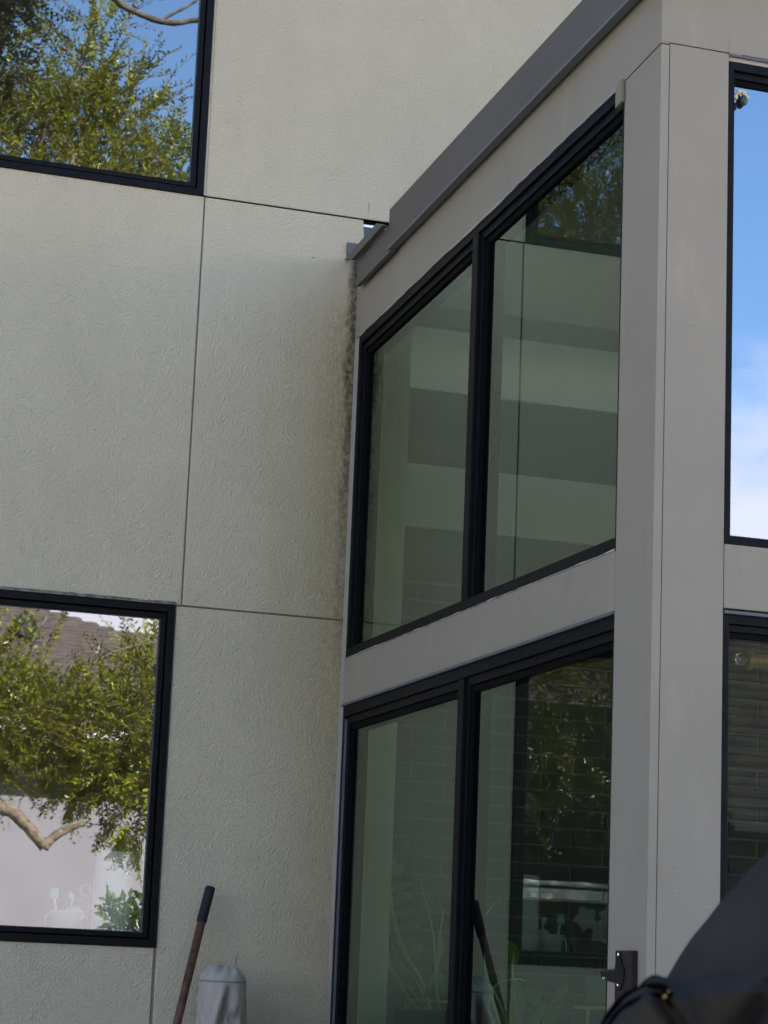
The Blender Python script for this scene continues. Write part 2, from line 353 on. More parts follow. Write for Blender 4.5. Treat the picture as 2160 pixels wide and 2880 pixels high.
# ------------------------------------------------------------------ the stucco house
UX, UZ = -0.592, 3.932          # right edge and sill of the upper window
LX, LZ0, LZ1 = -0.606, 1.281, 2.445
house = empty('stucco_house', (-1.2, 0, 0), 'house wall of pale grey-beige stucco with recessed joints, two black windows and corner mildew', 'house')
J = 0.0030                      # half joint width
T = 0.007                       # stucco thickness
def panel(x0, x1, z0, z1, m=M_stucco):
    return boxobj('stucco_panel', x0, x1, 0.0, T, z0, z1, m, house, bevel=0.0025)
jx, jz1, jz0 = -0.585, 3.934, 2.446
panel(jx + J, 5.2, jz1 + J, 6.8)
bmx = BM()                      # panel right of the joint between the two rows, notched at the roof end
prism(bmx, [(jx + J, jz0 + J), (0.215, jz0 + J), (0.215, 3.60), (0.016, 3.60), (0.014, 3.80), (0.018, 3.87), (0.012, 3.915), (0.013, jz1 - J), (jx + J, jz1 - J)], 1, 0.0, T)
bmobj('stucco_panel', bmx, M_stucco, house, bevel=0.002)
panel(LX + 0.004, 0.215, 0.0, jz0 - J)
panel(-7.0, jx - J, LZ1 + 0.002, UZ - 0.0)
panel(-7.0, -0.610 - J, 0.0, LZ0 - 0.002)
panel(-7.0, -2.6, UZ + 0.006, 6.8); panel(-2.594, UX + 0.0005, 5.606, 6.8); panel(UX + 0.001, jx + J - 0.0005, UZ + 0.006, 6.8)
panel(-7.0, -2.4, LZ0 + 0.004, LZ1 - 0.004)
b = BM()                        # the backing behind the panels, open at both windows
def back(x0, x1, z0, z1): box(b, x0, x1, T + 0.0005, 0.2, z0, z1)
back(-7, 0.213, 0, LZ0); back(-7, -2.4, LZ0 + .001, LZ1); back(LX, 0.213, LZ0 + .001, LZ1); back(-7, 0.213, LZ1 + .001, 3.60)
back(-7, 0.010, 3.601, UZ); back(-7, -2.6, UZ + .001, 5.6); back(UX, 5.2, 3.99, 6.8); back(-7, UX - .001, 5.601, 6.8)
bmobj('wall_backing', b, M_joint, house)
b = BM()                        # closed shell behind: side walls, floors, rear wall
box(b, -7.0, -6.8, 0.202, 9, 0, 6.8); box(b, 5.0, 5.2, 0.202, 9, 0, 6.8); box(b, -6.799, 4.999, 8.8, 9, 0, 6.8)
box(b, -6.799, -0.35, 0.202, 8.79, 2.75, 3.05); box(b, -6.799, 4.99, 0.202, 8.79, 0.0, 0.28)
box(b, -0.345, -0.10, 0.202, 8.79, 0.285, 6.79); box(b, -6.79, -0.35, 3.2, 3.4, 0.285, 2.745); box(b, -6.79, -0.35, 3.6, 3.8, 3.055, 6.7)
bmobj('interior_shell', b, mat('kitchen_paint', (0.22, 0.215, 0.21), 0.7, 0.2), house)
prismobj('roof', [(-0.5, 6.75), (9.5, 6.75), (9.5, 6.9), (4.5, 8.6), (-0.5, 6.9)], 0, -7.4, 5.6, M_shingle, house)

def house_window(x0, x1, z0, z1, label):
    w_ = empty('window', (x1, 0, z0)); attach(w_, house); w_['label'] = label
    bpy_parent_mats[w_.name] = Matrix.Translation(Vector((x1, 0, z0)))
    def ring(bm, o, i, ya, yb):                     # a mitred frame ring from inset o to inset i
        A = [(x0 + o, z0 + o), (x1 - o, z0 + o), (x1 - o, z1 - o), (x0 + o, z1 - o)]
        Bq = [(x0 + i, z0 + i), (x1 - i, z0 + i), (x1 - i, z1 - i), (x0 + i, z1 - i)]
        for k in range(4):
            prism(bm, [A[k], A[(k + 1) % 4], Bq[(k + 1) % 4], Bq[k]], 1, ya, yb)
    f = BM(); ring(f, 0.001, 0.026, -0.006, 0.10); bmobj('outer_frame', f, M_black, w_, bevel=0.0015)
    f = BM(); ring(f, 0.0265, 0.030, 0.012, 0.10); bmobj('gasket', f, M_blackm, w_)
    f = BM(); ring(f, 0.0305, 0.048, 0.001, 0.09); bmobj('sash', f, M_black, w_, bevel=0.002)
    f = BM(); ring(f, 0.0485, 0.0505, 0.010, 0.08); bmobj('glazing_bead', f, M_trim if False else M_flash2, w_)
    pane('pane', [(x0 + 0.051, z0 + 0.051), (x1 - 0.051, z0 + 0.051), (x1 - 0.051, z1 - 0.051), (x0 + 0.051, z1 - 0.051)], 1, 0.018, 0.012, G_house, w_)
    return w_
house_window(-2.594, UX, UZ, 5.6, 'upper black window mirroring treetop and blue sky')
house_window(-2.396, LX, LZ0, LZ1, 'lower black window mirroring a brown roof and tree')
for (x0, x1, z0, z1) in ((-2.594, UX, UZ, 5.6), (-2.396, LX, LZ0, LZ1)):
    b = BM(); box(b, x1 - 0.012, x1 - 0.002, 0.105, 0.2015, z0 + 0.001, z1 - 0.001); box(b, x0 + 0.002, x0 + 0.012, 0.105, 0.2015, z0 + 0.001, z1 - 0.001)
    box(b, x0 + 0.0125, x1 - 0.0125, 0.105, 0.2015, z0 + 0.002, z0 + 0.012); box(b, x0 + 0.0125, x1 - 0.0125, 0.105, 0.2015, z1 - 0.012, z1 - 0.002)
    bmobj('bounce_liner', b, M_white, house)  # added white liners, bouncing daylight onto the ledge items
# dirt-caked drip line above the lower window head
b = BM()
xs = np.linspace(-2.39, LX, 60); zt = LZ1 + 0.001 + 0.008 + 0.004 * np.random.rand(60)
prism(b, [(x, LZ1 + 0.0005) for x in xs] + [(x, z) for x, z in zip(xs[::-1], zt[::-1])], 1, -0.0095, 0.0)
bmobj('drip_bead', b, mat('dirty_sealant', (0.06, 0.055, 0.045), 0.9, 0.1, col2=(0.2, 0.19, 0.16), vscale=40), house)

# ------------------------------------------------------------------ the sunroom bump-out
room = empty('sunroom', (0.0, -1.3, 0), 'taupe panelled sunroom with black framed glass and a sloping grey roof edge', 'sunroom')
slo = 0.0485
def hz(y, z0=3.476): return z0 - slo * y      # y is negative towards the camera
YC = -2.6
# boards of the side (facing -x): corner strip, band, sloping beam, column board
boxobj('wall_strip', 0.0, 0.030, -0.043, -0.0015, 0.0, 3.474, M_trim, room, bevel=0.001)
prismobj('sloping_beam', [(-0.0015, hz(0)), (-2.372, hz(-2.372)), (-2.372, 3.592), (-2.598, 3.6125), (-2.598, 3.90), (-0.0015, 3.775)], 0, 0.0, 0.024, M_panel, room, bevel=0.001)
boxobj('rail_panel', 0.0, 0.024, -2.3685, -0.0445, 2.1445, 2.3015, M_panel, room, bevel=0.001)
prismobj('column_board', [(-2.371, 0.0), (-2.6, 0.0), (-2.6, 3.608), (-2.371, 3.588)], 0, 0.0, 0.0235, M_panel, room, bevel=0.0012)
# boards of the front (facing -y)
prismobj('column_front', [(0.0255, 0.0), (0.1945, 0.0), (0.1945, 3.613), (0.0255, 3.613)], 1, YC, YC + 0.024, M_panel, room, bevel=0.001)
boxobj('front_fascia', 0.0015, 4.2, YC + 0.0005, YC + 0.024, 3.6165, 3.90, M_panel, room, bevel=0.001)
boxobj('front_rail', 0.1965, 4.2, YC, YC + 0.024, 2.137, 2.300, M_panel, room, bevel=0.001)
boxobj('front_end_board', 2.35, 4.2, YC + .001, YC + 0.024, 0.0, 2.135, M_panel, room); boxobj('front_end_board', 2.35, 4.2, YC + .001, YC + 0.024, 2.302, 3.6155, M_panel, room)
b = BM(); box(b, 0.0245, 0.19, -2.574, -2.375, 0, 3.58); box(b, 0.0245, 0.14, -2.573, -0.002, 3.66, 3.77); box(b, 0.0245, 0.13, -2.37, -0.045, 2.15, 2.295)
box(b, 0.195, 4.19, YC + 0.0245, YC + 0.13, 2.145, 2.295); box(b, 0.195, 4.19, YC + 0.0245, YC + 0.13, 3.64, 3.9)
bmobj('framing', b, M_plaster, room)
# short scribed seams where the front fascia boards meet
boxobj('seam', 0.1955, 0.1967, YC - 0.0006, YC + 0.0004, 3.598, 3.655, M_joint, room); boxobj('seam', 0.1945, 0.232, YC - 0.0008, YC + 0.0003, 3.6135, 3.616, M_joint, room)
boxobj('seam', -0.0006, 0.0004, -2.3716, -2.3702, 2.146, 2.300, M_joint, room)
# scuffs and dents on the column front
for (x, z, s) in ((0.095, 2.86, .014), (0.08, 1.475, .007), (0.17, 1.46, .007), (0.165, 1.395, .008), (0.172, 1.373, .007), (0.075, 1.43, .006), (0.135, 2.47, .012), (0.13, 2.30, .008)):
    q = BM(); tube(q, [(x - s, YC - 0.0002, z - s * .25), (x, YC - 0.0006, z + s * .2), (x + s, YC - 0.0002, z + s * .1)], 0.0011, 5)
    bmobj('scuff', q, M_trim, room)
# roof edge
def zlow(y): return 3.6635 - 0.0499 * y
def zup(y): return 3.8045 - 0.0524 * y
prismobj('roof_flashing', [(-0.44, zlow(-0.44)), (-2.72, zlow(-2.72)), (-2.72, zup(-2.72)), (-0.44, zup(-0.44))], 0, -0.030, -0.012, M_flash, room, bevel=0.0012)
prismobj('drip_edge', [(-0.446, zlow(-0.446) - 0.010), (-2.72, zlow(-2.72) - 0.010), (-2.72, zlow(-2.72) - 0.0005), (-0.446, zlow(-0.446) - 0.0005)], 0, -0.036, -0.010, mat('drip_edge_metal', (0.10, 0.094, 0.088), 0.4, 0.3), room, bevel=0.001)
prismobj('flashing_backer', [(-0.45, 3.70), (-2.59, 3.81), (-2.59, 3.90), (-0.45, 3.79)], 0, -0.0115, -0.0005, M_blackm, room)
prismobj('flashing_end', [(-0.0825, 3.650), (-0.470, 3.669), (-0.470, 3.772), (-0.0825, 3.7475)], 0, -0.029, -0.0118, M_flash, room, bevel=0.001)
prismobj('end_cap', [(0.008, 3.774), (-0.085, 3.746), (-0.439, 3.7685), (-0.362, 3.7985)], 0, -0.052, -0.0305, M_flash, room, bevel=0.0015)
for (y, z) in ((-0.36, 3.735), (-0.43, 3.728)):
    q = BM(); lathe(q, (-0.0315, y, z), [(0.004, 0.0), (0.003, 0.0018)], 8, 'x'); bmobj('rivet', q, M_screw, room)
boxobj('wall_flashing', -0.047, 0.012, -0.012, -0.0005, 3.788, 3.835, M_flash2, room, bevel=0.001)
boxobj('notch_flashing', 0.0155, 0.16, 0.010, 0.022, 3.845, 3.906, M_flash2, room)
boxobj('notch_strip', 0.0155, 0.16, 0.004, 0.012, 3.908, 3.917, M_strip, room)
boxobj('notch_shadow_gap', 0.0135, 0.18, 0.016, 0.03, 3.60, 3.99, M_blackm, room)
prismobj('roof_deck', [(-0.45, 3.803), (-2.71, 3.921), (-2.71, 3.935), (-0.45, 3.817)], 0, -0.0115, 4.3, M_flash, room)
boxobj('right_wall', 4.06, 4.2, -2.57, -1.9, 0, 3.64, M_plaster, room); boxobj('right_wall', 4.06, 4.2, -0.35, 0.8, 0, 3.64, M_plaster, room); boxobj('right_wall', 4.06, 4.2, -1.899, -0.351, 0, 0.9, M_plaster, room)
prismobj('ceiling', [(0.18, 3.70), (-2.57, 3.70), (-2.57, 3.74), (0.18, 3.74)], 0, 0.141, 4.05, M_ceil, room)

# side windows, x is the outward axis
def ringx(bm, A, Bq, xa, xb):
    for k in range(len(A)): prism(bm, [A[k], A[(k + 1) % len(A)], Bq[(k + 1) % len(Bq)], Bq[k]], 0, xa, xb)
def inset(y0, y1, z0, z1f, l, r, bt, tp): return [(y0 - l, z0 + bt), (y1 + r, z0 + bt), (y1 + r, z1f(y1 + r) - tp), (y0 - l, z1f(y0 - l) - tp)]
def side_window(y0, ym, y1, z0, zf, label, lower=False):
    """y0 far jamb, ym mullion centre, y1 near jamb; zf gives the head height"""
    w_ = empty('side_window', (0, y1, z0)); attach(w_, room); w_['label'] = label
    q = BM(); ringx(q, inset(y0, y1, z0, zf, 0, 0, 0, 0), inset(y0, y1, z0, zf, 0.022, 0.013, 0.034, 0.034), 0.003, 0.09)
    bmobj('outer_frame', q, M_black, w_, bevel=0.001)
    q = BM(); box(q, 0.001, 0.09, ym - 0.024, ym + 0.024, z0 + 0.0345, zf(ym) - 0.0355); bmobj('mullion', q, M_black, w_, bevel=0.0015)
    q = BM()
    for a, c in ((y0 - 0.0225, ym + 0.0245), (ym - 0.0245, y1 + 0.0135)):
        ringx(q, inset(a, c, z0 + 0.0345, lambda y: zf(y) - 0.0345, 0, 0, 0, 0), inset(a, c, z0 + 0.0345, lambda y: zf(y) - 0.0345, 0.020, 0.004, 0.006, 0.026), 0.013, 0.085)
    bmobj('sash', q, M_black, w_, bevel=0.001)
    for a, c in ((y0 - 0.043, ym + 0.0287), (ym - 0.045, y1 + 0.0178)):
        q = BM(); ringx(q, inset(a, c, z0 + 0.041, lambda y: zf(y) - 0.061, 0, 0, 0, 0), inset(a, c, z0 + 0.041, lambda y: zf(y) - 0.061, 0.016, 0.004, 0.004, 0.020), 0.021, 0.08)
        bmobj('inner_sash', q, M_blackm, w_, bevel=0.001)
        pane('pane', inset(a, c, z0 + 0.041, lambda y: zf(y) - 0.061, 0.0165, 0.0045, 0.0045, 0.0205), 0, 0.030, 0.012, G_side, w_)
    return w_
side_window(-0.0440, -1.235, -2.3695, 2.303, lambda y: hz(y) - 0.002, 'upper side window with a sloping head')
lw_ = side_window(-0.0440, -1.235, -2.3695, 0.25, lambda y: 2.133, 'tall lower side window')
boxobj('head_flashing', -0.006, 0.02, -2.3695, -0.0445, 2.1345, 2.1435, M_flash2, room, bevel=0.001)
boxobj('head_bead', -0.003, 0.012, -0.0625, -0.0445, 2.305, 3.46, M_trim, room) if False else None
boxobj('weatherstrip', 0.0035, 0.012, -0.0690, -0.0666, 0.29, 2.09, M_flash2, room)
# bent tape tag left at the top corner of the upper side window
b = BM(); prism(b, [(-2.375, 3.530), (-2.335, 3.522), (-2.335, 3.576), (-2.352, 3.592), (-2.375, 3.594)], 0, -0.012, -0.002)
bmobj('tape_tag', b, mat('khaki_tape', (0.16, 0.145, 0.10), 0.7, 0.3), room, bevel=0.001)
# ragged sealant where the beam meets the window head
b = BM(); ys = np.linspace(-0.05, -2.33, 48); rz = np.array([hz(y) - 0.001 for y in ys]); rr = 0.0025 + 0.004 * np.random.rand(48); rr[20:30] += 0.004
prism(b, list(zip(ys, rz)) + list(zip(ys[::-1], (rz - rr)[::-1])), 0, -0.0015, 0.0025)
bmobj('sealant_bead', b, M_trim, room)
b = BM(); ys = np.linspace(-0.05, -2.36, 50); rr = 0.002 + 0.0035 * np.random.rand(50) * (np.random.rand(50) > .45)
prism(b, [(y, 2.3025) for y in ys] + [(y, 2.3025 + r) for y, r in zip(ys[::-1], rr[::-1])], 0, -0.0015, 0.002)
bmobj('sealant_bead', b, mat('old_sealant', (0.09, 0.08, 0.07), 0.7, 0.2, col2=(0.40, 0.38, 0.35), vscale=16), room)

# front windows
def ringy(bm, A, Bq, ya, yb):
    for k in range(4): prism(bm, [A[k], A[(k + 1) % 4], Bq[(k + 1) % 4], Bq[k]], 1, ya, yb)
def rect(x0, x1, z0, z1, s, tp): return [(x0 + s, z0 + s), (x1 - s, z0 + s), (x1 - s, z1 - s - tp), (x0 + s, z1 - s - tp)]
def front_window(x0, x1, z0, z1, label, gm):
    w_ = empty('front_window', (x0, YC, z0)); attach(w_, room); w_['label'] = label
    q = BM(); ringy(q, rect(x0, x1, z0, z1, 0, 0), rect(x0, x1, z0, z1, 0.016, 0.006), YC + 0.003, YC + 0.09); bmobj('outer_frame', q, M_black, w_, bevel=0.001)
    q = BM(); ringy(q, rect(x0, x1, z0, z1, 0.0165, 0.0065), rect(x0, x1, z0, z1, 0.023, 0.017), YC + 0.014, YC + 0.085); bmobj('sash', q, M_black, w_, bevel=0.001)
    q = BM(); ringy(q, rect(x0, x1, z0, z1, 0.0235, 0.0175), rect(x0, x1, z0, z1, 0.026, 0.028), YC + 0.022, YC + 0.08); bmobj('inner_sash', q, M_blackm, w_)
    pane('pane', rect(x0, x1, z0, z1, 0.0265, 0.0285), 1, YC + 0.030, 0.012, gm, w_)
    return w_
front_window(0.1965, 2.348, 2.302, 3.594, 'upper front window mirroring blue sky and cloud', G_high)
front_window(0.1965, 2.348, 0.25, 2.121, 'lower front window with brick showing through', G_front)
boxobj('head_flashing', 0.1965, 2.348, YC - 0.006, YC + 0.02, 2.1225, 2.1305, M_flash2, room, bevel=0.001); boxobj('head_flashing', 0.1965, 2.348, YC - 0.005, YC + 0.02, 3.6065, 3.6125, M_flash2, room, bevel=0.001)
boxobj('head_trim', 0.1965, 2.348, YC + 0.004, YC + 0.02, 3.5955, 3.606, M_trim, room)

# ------------------------------------------------------------------ inside the sunroom
inner = empty('inner_wall', (1.3, 1.0, 0), 'old grey painted brick wall inside the sunroom, seen dimly through its glass', 'wall')
YB = 1.0
boxobj('mortar_backing', 0.215, 4.9, YB - 0.005, YB + 0.2, 0.28, 2.80, M_mortar, inner)
boxobj('lintel_board', 0.215, 4.9, YB - 0.006, YB + 0.2, 2.802, 3.018, M_brick, inner)
boxobj('pale_header_board', 0.215, 4.9, YB - 0.02, YB + 0.2, 3.02, 3.279, M_plaster, inner)
boxobj('dark_header_board', 0.215, 4.9, YB + 0.0, YB + 0.2, 3.281, 3.592, M_plasterd, inner)
boxobj('pale_header_board', 0.215, 4.9, YB - 0.02, YB + 0.2, 3.594, 3.857, M_plaster, inner)
boxobj('dark_header_board', 0.215, 4.9, YB - 0.0, YB + 0.2, 3.859, 5.2, M_plasterd, inner)
boxobj('return_wall', 0.02, 0.2125, 0.205, YB + 0.2, 0.28, 5.2, M_plaster, inner)
boxobj('upper_ceiling', 0.215, 4.9, 0.202, YB + 0.2, 5.21, 5.3, M_ceil, inner)
b = BM(); box(b, 0, 0.268, 0, 0.04, 0, 0.0625)
bmesh.ops.bevel(b, geom=b.edges[:], offset=0.003, segments=1, affect='EDGES'); bmesh.ops.recalc_face_normals(b, faces=b.faces[:])
brick_me = D.meshes.new('brick'); b.to_mesh(brick_me); b.free(); brick_me.materials.append(M_brick)
CO, BL = 0.0728, 0.278
for r in range(26):
    z = 2.797 - (r + 1) * CO
    off = 0.0 if r % 2 else BL / 2
    x = 0.195 - off
    while x < 2.45:
        if x > 0.19 - BL:
            o = D.objects.new('brick', brick_me); COL.objects.link(o); o.location = (x + 0.01, YB - 0.010 + random.uniform(-.002, .002), z + random.uniform(-.001, .001)); attach(o, inner)
            o.matrix_parent_inverse = Matrix.Translation(Vector((1.3, 1.0, 0))).inverted()
        x += BL
boxobj('pier_board', 0.033, 0.2145, -0.010, -0.0005, 0.0, 3.599, mat('pier_plaster', (0.50, 0.50, 0.44), 0.85, 0.2, var=0.08, vscale=9, bump=0.004, bscale=70), room)
# chandelier with horizontal brass arms
def lamp_head(parent, x, y, z, s=1.0):
    q = BM(); lathe(q, (x, y, z), [(0.020 * s, 0.0), (0.026 * s, 0.002), (0.027 * s, 0.014), (0.020 * s, 0.017), (0.018 * s, 0.075), (0.0195 * s, 0.077), (0.0195 * s, 0.086), (0.014 * s, 0.092), (0.008 * s, 0.10), (0.007 * s, 0.30)], 20, 'x')
    h = bmobj('lamp_socket', q, M_brass, parent, smooth=False)
    q = BM(); lathe(q, (x - 0.001, y, z), [(0.010 * s, 0.0), (0.0165 * s, -0.008), (0.0175 * s, -0.02), (0.012 * s, -0.034), (0.004 * s, -0.044)], 18, 'x')
    bmobj('bulb', q, M_bulb, h, smooth=True)
M_bulb = mat('clear_bulb', (0.95, 0.95, 0.92), 0.03, 0.6, trans=1.0)
lamp = empty('chandelier', (0.86, -2.0, 2.11), 'brass chandelier with clear bulbs hanging inside the front window', 'lamp')
lamp_head(lamp, 0.566, -2.0, 2.108)
lamp_head(lamp, 1.16, -1.9, 2.16)
q = BM(); tube(q, [(0.86, -2.0, 2.05), (0.86, -2.0, 3.69)], 0.009, 10); bmobj('stem', q, M_brass, lamp)
q = BM(); lathe(q, (0.86, -2.0, 2.11), [(0.01, -0.06), (0.035, -0.04), (0.04, 0.0), (0.035, 0.04), (0.01, 0.06)], 20); bmobj('hub', q, M_brass, lamp, smooth=True)
fit = empty('window_lump', (0.24, -2.578, 3.50), 'small cream clip with a dark knob in the top corner of the upper front window', 'residue')  # unidentified lump stuck in the glass corner, cream and dark
q = BM(); tube(q, smooth_path([(0.221, -2.582, 3.498), (0.228, -2.586, 3.514), (0.240, -2.588, 3.520), (0.252, -2.586, 3.510), (0.256, -2.582, 3.502)]), [0.006 + 0.002 * math.sin(k) for k in range(25)], 8); bmobj('lump', q, mat('cream_residue', (0.42, 0.36, 0.24), 0.6, 0.3), fit, smooth=True)
q = BM(); lathe(q, (0.2485, -2.582, 3.494), [(0.004, -0.010), (0.0095, -0.005), (0.0115, 0.004), (0.009, 0.014), (0.004, 0.019)], 14); bmobj('blob', q, M_darkpot, fit, smooth=True)
q = BM(); lathe(q, (0.2215, -2.584, 3.474), [(0.003, -0.008), (0.006, -0.002), (0.005, 0.006), (0.002, 0.012)], 12); bmobj('nub', q, M_iron, fit, smooth=True)

# leaves as geometry
def leaf_faces(bm, base, d, nrm, L, W, fold=0.15, droop=0.1, seg=4):
    d = Vector(d).normalized(); nrm = Vector(nrm); nrm = (nrm - d * nrm.dot(d)).normalized(); s = d.cross(nrm); base = Vector(base)
    rows = []
    for i in range(seg + 1):
        t = i / seg; wv = W * math.sin(math.pi * min(0.98, t * 0.92 + 0.05)) ** 0.8 * 0.5
        c = base + d * (L * t) - nrm * (droop * L * t * t)
        rows.append((bm.verts.new(c + s * wv + nrm * fold * wv), bm.verts.new(c), bm.verts.new(c - s * wv + nrm * fold * wv)))
    for a, c in zip(rows, rows[1:]):
        bm.faces.new([a[0], a[1], c[1], c[0]]); bm.faces.new([a[1], a[2], c[2], c[1]])
def leafobj(base, d, nrm, L, W, m, parent, **k):
    b = BM(); leaf_faces(b, base, d, nrm, L, W, **k)
    r = bmesh.ops.solidify(b, geom=b.faces[:], thickness=0.0006)
    return bmobj('leaf', b, m, parent, smooth=True)

# tall houseplant behind the left lower pane
pl = empty('houseplant', (0.38, 0.10, 0.86), 'tall houseplant with long arching stems and oval leaves behind the left lower pane', 'plant')
q = BM(); lathe(q, (0.40, 0.02, 0.86), [(0.10, 0.0), (0.125, 0.02), (0.14, 0.24), (0.146, 0.25), (0.135, 0.252), (0.12, 0.22)], 28); bmobj('pot', q, M_darkpot, pl, smooth=True)
main = smooth_path([(0.40, 0.05, 1.08), (0.36, 0.04, 1.20), (0.35, 0.20, 1.30), (0.35, 0.34, 1.42), (0.35, 0.41, 1.56), (0.35, 0.45, 1.63)])
def stem(pts, r0, r1, parent=pl, m=M_stem):
    P = smooth_path(pts); q = BM(); tube(q, P, [r0 + (r1 - r0) * i / (len(P) - 1) for i in range(len(P))], 7); return bmobj('stem', q, m, parent, smooth=True)
stem([(0.40, 0.05, 1.08), (0.36, 0.04, 1.20), (0.35, 0.20, 1.30), (0.35, 0.34, 1.42), (0.35, 0.41, 1.56), (0.35, 0.45, 1.63)], 0.009, 0.004)
stem([(0.40, 0.06, 1.08), (0.37, 0.20, 1.14), (0.35, 0.41, 1.28), (0.35, 0.55, 1.38), (0.35, 0.607, 1.432)], 0.011, 0.002)
stem([(0.40, 0.04, 1.08), (0.36, 0.15, 1.17), (0.35, 0.33, 1.24), (0.35, 0.40, 1.33)], 0.008, 0.002)
stem([(0.40, 0.03, 1.08), (0.36, 0.10, 1.20), (0.35, 0.28, 1.28), (0.35, 0.36, 1.34)], 0.007, 0.002)
stem([(0.41, 0.0, 1.08), (0.36, -0.09, 1.24), (0.35, -0.09, 1.36), (0.35, 0.02, 1.50), (0.35, 0.075, 1.565)], 0.005, 0.0015)
stem([(0.41, -0.02, 1.08), (0.36, -0.11, 1.20), (0.35, -0.15, 1.34), (0.35, -0.18, 1.45)], 0.006, 0.003)
for (y, z, dy, dz, L, W) in ((0.45, 1.63, 0.5, 0.8, 0.09, 0.045), (0.45, 1.61, -0.55, 0.62, 0.085, 0.05), (0.44, 1.59, -0.75, 0.42, 0.115, 0.055), (0.435, 1.575, 0.8, 0.3, 0.06, 0.03), (0.43, 1.56, 0.75, 0.35, 0.06, 0.03),
                              (0.41, 1.53, -0.85, 0.35, 0.13, 0.05), (0.40, 1.48, -0.8, 0.42, 0.15, 0.06), (0.37, 1.44, -0.85, 0.25, 0.13, 0.055), (0.34, 1.39, -0.88, 0.2, 0.15, 0.07), (0.30, 1.34, -0.9, 0.2, 0.12, 0.055), (0.24, 1.30, -0.8, 0.35, 0.13, 0.06)):
    leafobj((0.35, y, z), (-0.9 * dy, 0.43 * dy, dz), (-0.50, -0.85, 0.15), L * 0.62, W * 0.8, M_leafi, pl)
for (y, z, dy, dz, L, W) in ((-0.10, 1.24, 0.25, -0.9, 0.12, 0.025), (-0.12, 1.25, -0.2, 0.95, 0.10, 0.02), (-0.16, 1.28, -0.1, 1, 0.10, 0.018), (-0.2, 1.16, 0.15, 0.9, 0.12, 0.03), (0.12, 1.10, 0.75, -0.35, 0.20, 0.035), (0.16, 1.09, 0.8, 0.15, 0.06, 0.025)):
    leafobj((0.35, y, z), (-0.9 * dy, 0.43 * dy, dz), (-0.50, -0.85, 0.15), L * 0.75, W, M_leafi, pl)
st = empty('plant_stand', (0.33, -0.1, 0.3), 'thin brass wire stand frame at the foot of the left lower pane', 'stand')
q = BM(); tube(q, [(0.33, 0.135, 0.30)] + [(0.33, 0.135 - 0.014 * (1 - math.cos(a)), 1.127 + 0.014 * math.sin(a)) for a in np.linspace(0, math.pi / 2, 6)] + [(0.33, -0.42, 1.141)], 0.0052, 8); bmobj('front_rail', q, M_brass, st, smooth=True)
q = BM(); tube(q, [(0.33, -0.42, 1.141), (0.33, -0.42, 0.30)], 0.005, 8); bmobj('leg', q, M_brass, st); q = BM(); tube(q, [(0.33, 0.135, 0.75), (0.6, 0.135, 0.75), (0.6, -0.42, 0.75), (0.33, -0.42, 0.75)], 0.005, 8); bmobj('lower_rail', q, M_brass, st)
tb = empty('teal_box', (0.40, 0.06, 0.95), 'pale teal card box inside the brass stand, white corner showing', 'box')
boxobj('box_body', 0.345, 0.42, -0.012, 0.088, 0.80, 1.096, M_tealbox, tb, bevel=0.002); boxobj('box_flap', 0.350, 0.425, 0.10, 0.15, 0.80, 1.085, M_tealbox, tb, bevel=0.002)
# pothos behind the right lower pane
po = empty('trailing_plant', (0.40, -0.80, 0.7), 'trailing vine plant with heart shaped leaves behind the right lower pane', 'plant')
q = BM(); lathe(q, (0.44, -0.86, 0.70), [(0.09, 0.0), (0.11, 0.02), (0.125, 0.28), (0.13, 0.29), (0.118, 0.29), (0.105, 0.26)], 28); bmobj('pot', q, M_darkpot, po, smooth=True)
for p in ([(0.42, -0.86, 0.98), (0.36, -0.80, 1.08), (0.35, -0.70, 1.17), (0.35, -0.62, 1.215), (0.35, -0.52, 1.235)], [(0.42, -0.86, 0.98), (0.36, -0.72, 1.06), (0.35, -0.64, 1.13), (0.35, -0.70, 1.20), (0.35, -0.86, 1.22), (0.35, -0.95, 1.215)],
          [(0.42, -0.86, 0.98), (0.36, -0.9, 1.08), (0.35, -0.85, 1.2), (0.35, -0.84, 1.3)], [(0.42, -0.86, 0.98), (0.36, -1.0, 1.06), (0.35, -1.12, 1.12), (0.35, -1.2, 1.18)], [(0.42, -0.86, 0.98), (0.36, -0.7, 1.1), (0.35, -0.55, 1.36), (0.35, -0.62, 1.44), (0.35, -0.72, 1.475)]):
    stem(p, 0.005, 0.0022, po)
for (y, z, dy, dz, L, W) in ((-0.78, 1.34, -0.35, -0.9, 0.10, 0.06), (-0.86, 1.22, -0.25, -0.95, 0.12, 0.05), (-0.95, 1.20, -0.6, -0.7, 0.10, 0.05), (-0.66, 1.06, -0.7, 0.3, 0.12, 0.09), (-0.80, 1.05, -0.3, 0.8, 0.09, 0.075), (-0.56, 1.32, 0.2, -1, 0.11, 0.05),
                              (-1.0, 1.08, -0.5, 0.85, 0.11, 0.05), (-1.1, 1.07, -0.55, 0.8, 0.12, 0.05), (-1.16, 1.15, -0.6, 0.7, 0.09, 0.04), (-1.05, 1.0, 0.3, 0.9, 0.11, 0.06), (-0.9, 1.06, 0.2, 0.9, 0.12, 0.05), (-0.58, 1.22, -0.3, -0.9, 0.09, 0.05), (-0.62, 1.02, 0.7, 0.5, 0.10, 0.07), (-1.25, 1.02, -0.4, 0.9, 0.10, 0.05)):
    leafobj((0.35, y, z), (-0.9 * dy, 0.43 * dy, dz), (-0.50, -0.85, 0.2), L * 0.85, W * 0.95, M_leafi, po)
sh = empty('shelf_rack', (0.36, -1.5, 0.3), 'brass framed rack with dark panels low behind the right lower pane', 'rack')
